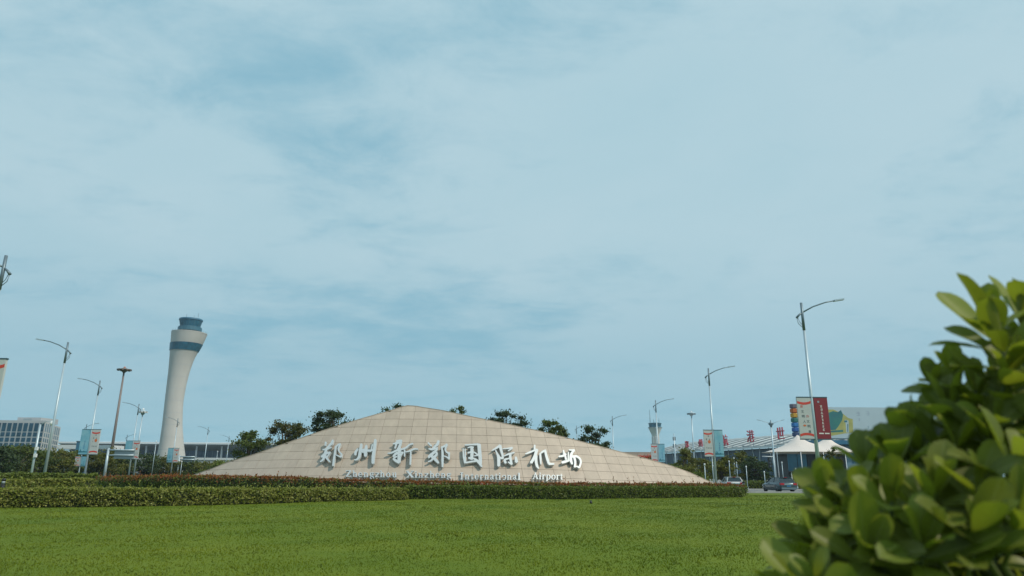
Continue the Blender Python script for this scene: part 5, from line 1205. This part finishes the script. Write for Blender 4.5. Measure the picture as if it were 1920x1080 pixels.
# ================================================================== FOREGROUND BUSH
def bush():
    rng = np.random.default_rng(21)
    base = Vector((0.95, 1.15, 0)); t = thing('leafy_bush', 'glossy broad-leaved green bush close to the camera at lower right', 'bush', base)
    # leaf blade variants: obovate, folded along the midrib, curled
    def blade(curl, fold, wid, twist):
        nl, nw = 12, 6; V = []; Fc = []
        for i in range(nl+1):
            s = i/nl
            w = max(wid*1.34*(s**0.78)*max(0.0, 1-s**3.0)**0.55, wid*0.05 if s < 0.5 else 0.0008)
            for j in range(-nw//2, nw//2+1):
                u = j/(nw/2); x = u*w; z = abs(u)**1.3*w*fold - curl*(s**2)*0.35 + 0.012*math.sin(s*8+u*2.5)*abs(u)
                V.append((x+twist*s*s*0.1, s*(1-0.12*curl*s), z))
        c = nw+1
        for i in range(nl):
            for j in range(nw): Fc.append((i*c+j, i*c+j+1, (i+1)*c+j+1, (i+1)*c+j))
        return V, Fc
    vars_ = [blade(0.5, 0.30, 0.245, 0.2), blade(0.9, 0.22, 0.265, -0.3), blade(0.15, 0.36, 0.22, 0.1), blade(-0.25, 0.28, 0.255, 0.4)]
    meshes = []
    for V, Fc in vars_:
        me = bpy.data.meshes.new('leaf'); me.from_pydata(V, [], Fc); me.update(); me.materials.append(MATS['bush_leaf']); me.polygons.foreach_set('use_smooth', [True]*len(me.polygons)); meshes.append(me)
    leaves = []      # (importance, matrix, variant)
    stems = MB()
    def rosette(P, axis, size, n, imp):
        axis = axis.normalized(); a = axis.orthogonal().normalized(); bq = axis.cross(a); ph = rng.uniform(0, 6.28)
        for k in range(n):
            f = k/max(1, n-1); tilt = R(10+62*f**0.85)+rng.normal(0, 0.10); ang = ph+k*2.39996+rng.normal(0, 0.12)
            rad = a*math.cos(ang)+bq*math.sin(ang)
            d = (axis*math.cos(tilt)+rad*math.sin(tilt)).normalized()
            nrm = (axis*math.sin(tilt)-rad*math.cos(tilt)).normalized()   # upper face looks towards the stem tip
            x = d.cross(nrm); s = 1.04*size*rng.uniform(0.72, 1.15)*(0.62+0.38*min(1, f*1.8+0.15))
            o = P-axis*size*0.42*f
            M = Matrix(((x.x*s, d.x*s, nrm.x*s, o.x), (x.y*s, d.y*s, nrm.y*s, o.y), (x.z*s, d.z*s, nrm.z*s, o.z), (0, 0, 0, 1)))
            leaves.append((imp*s, M, int(rng.integers(0, 4))))
        root = Vector((base.x+rng.uniform(-0.1, 0.4), P.y+rng.uniform(0, 0.35), P.z-rng.uniform(0.5, 0.7)))
        mid = (P*0.6+root*0.4)-axis*0.05
        stems.tube([tuple(P+axis*0.005-base), tuple(P-axis*size*0.7-base), tuple(mid-base), tuple(root-base)], [0.0028, 0.004, 0.005, 0.007], 6)
    # leading shoots: photograph position, range, size, lean of the shoot
    lead = [(1868, 632, 1.02, 0.112, (-0.12, -0.3, 1)), (1888, 672, 0.99, 0.105, (-0.25, -0.45, 0.9)), (1932, 612, 1.06, 0.09, (0.05, -0.2, 1)), (1800, 742, 1.12, 0.085, (-0.35, -0.35, 1)), (1768, 752, 1.10, 0.075, (-0.5, -0.2, 0.9)), (1930, 640, 1.05, 0.095, (0.2, -0.3, 1)), (1900, 720, 0.98, 0.085, (0.1, -0.6, 0.9)),
            (1712, 868, 1.12, 0.086, (-0.35, -0.35, 0.9)), (1682, 868, 1.25, 0.08, (-0.6, 0.0, 0.8)), (1800, 860, 1.0, 0.088, (-0.1, -0.7, 0.8)), (1760, 815, 1.2, 0.08, (-0.4, -0.1, 1)), (1870, 820, 0.98, 0.085, (0.1, -0.7, 0.8)),
            (1572, 968, 1.08, 0.085, (-0.4, -0.3, 0.9)), (1618, 966, 1.02, 0.09, (-0.2, -0.45, 1)), (1655, 950, 1.15, 0.085, (-0.2, -0.1, 1)), (1566, 1010, 1.12, 0.075, (-0.7, -0.2, 0.7)), (1612, 1015, 1.0, 0.08, (-0.4, -0.6, 0.8)),
            (1680, 970, 0.95, 0.092, (-0.1, -0.6, 0.9)), (1760, 950, 0.92, 0.092, (0.0, -0.7, 0.8)), (1850, 930, 0.9, 0.09, (0.1, -0.7, 0.8)), (1920, 900, 0.9, 0.09, (0.2, -0.6, 0.9)), (1650, 930, 1.25, 0.08, (-0.3, 0.0, 1)), (1575, 985, 1.25, 0.072, (-0.3, 0.0, 1)),
            (1556, 1050, 1.05, 0.08, (-0.6, -0.3, 0.8)), (1640, 1060, 0.92, 0.09, (-0.2, -0.7, 0.8)), (1740, 1050, 0.88, 0.09, (0, -0.7, 0.8)), (1840, 1030, 0.86, 0.09, (0, -0.7, 0.8)), (1920, 1010, 0.86, 0.09, (0.1, -0.7, 0.8)), (1530, 1085, 1.1, 0.075, (-0.8, 0, 0.6))]
    lead += [(1640, 905, 1.12, 0.086, (-0.4, -0.2, 0.9)), (1690, 880, 1.05, 0.09, (-0.3, -0.4, 1)), (1725, 850, 1.08, 0.088, (-0.3, -0.3, 1)), (1590, 960, 1.1, 0.085, (-0.4, -0.3, 0.9)), (1790, 800, 1.05, 0.09, (-0.3, -0.4, 1)), (1840, 760, 1.04, 0.09, (-0.2, -0.4, 1)), (1895, 770, 1.0, 0.092, (0, -0.5, 1))]
    for px, py, d, s, ax in lead:
        rosette(pt(px-8, py-22, d), Vector(ax)+Vector(rng.normal(0, 0.08, 3)), s, int(rng.integers(8, 11)), 3.0)
    # fill: many shoots behind, inside the outline
    out_x = [1500, 1525, 1555, 1600, 1660, 1720, 1770, 1820, 1880, 1960, 2150]
    out_y = [1090, 1030, 970, 940, 900, 830, 800, 720, 690, 650, 600]
    cnt = 0
    while cnt < 190:
        px = rng.uniform(1520, 2120); top = np.interp(px, out_x, out_y)+38; py = rng.uniform(top, 1230)
        d = rng.uniform(1.0, 1.75) if py < 1000 else rng.uniform(0.9, 1.6)
        rosette(pt(px+2, py, d), Vector((rng.normal(-0.15, 0.35), rng.normal(-0.35, 0.3), 1)), rng.uniform(0.07, 0.095), int(rng.integers(7, 10)), 1.0 if px < 1940 and py < 1090 else 0.2)
        cnt += 1
    leaves.sort(key=lambda q: -q[0])
    for imp, M, v in leaves[:300]:
        o = bpy.data.objects.new('leaf', meshes[v]); COL.objects.link(o); o.parent = t
        o.matrix_basis = Matrix.Translation(-base) @ M
    b = MB()
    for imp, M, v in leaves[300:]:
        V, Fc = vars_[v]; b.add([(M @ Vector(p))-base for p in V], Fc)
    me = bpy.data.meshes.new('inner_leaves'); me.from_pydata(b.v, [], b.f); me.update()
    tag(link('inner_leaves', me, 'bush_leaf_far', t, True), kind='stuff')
    stems.build('stems', 'bush_stem', t, True)
bush()

# ================================================================== HAZE
b = MB(); b.box((0, 330, 60.5), (1500, 760, 125)); o = b.build('haze', None)
hm = bpy.data.materials.new('haze'); hm.use_nodes = True; hn = hm.node_tree.nodes; hn.clear()
ho = hn.new('ShaderNodeOutputMaterial'); hv = hn.new('ShaderNodeVolumePrincipled')
hv.inputs['Color'].default_value = (0.75, 0.88, 0.95, 1); hv.inputs['Density'].default_value = 0.00022; hv.inputs['Anisotropy'].default_value = 0.2
hm.node_tree.links.new(hv.outputs[0], ho.inputs['Volume']); o.data.materials.append(hm)
tag(o, 'thin pale haze in the air over the whole scene', 'haze', kind='stuff')
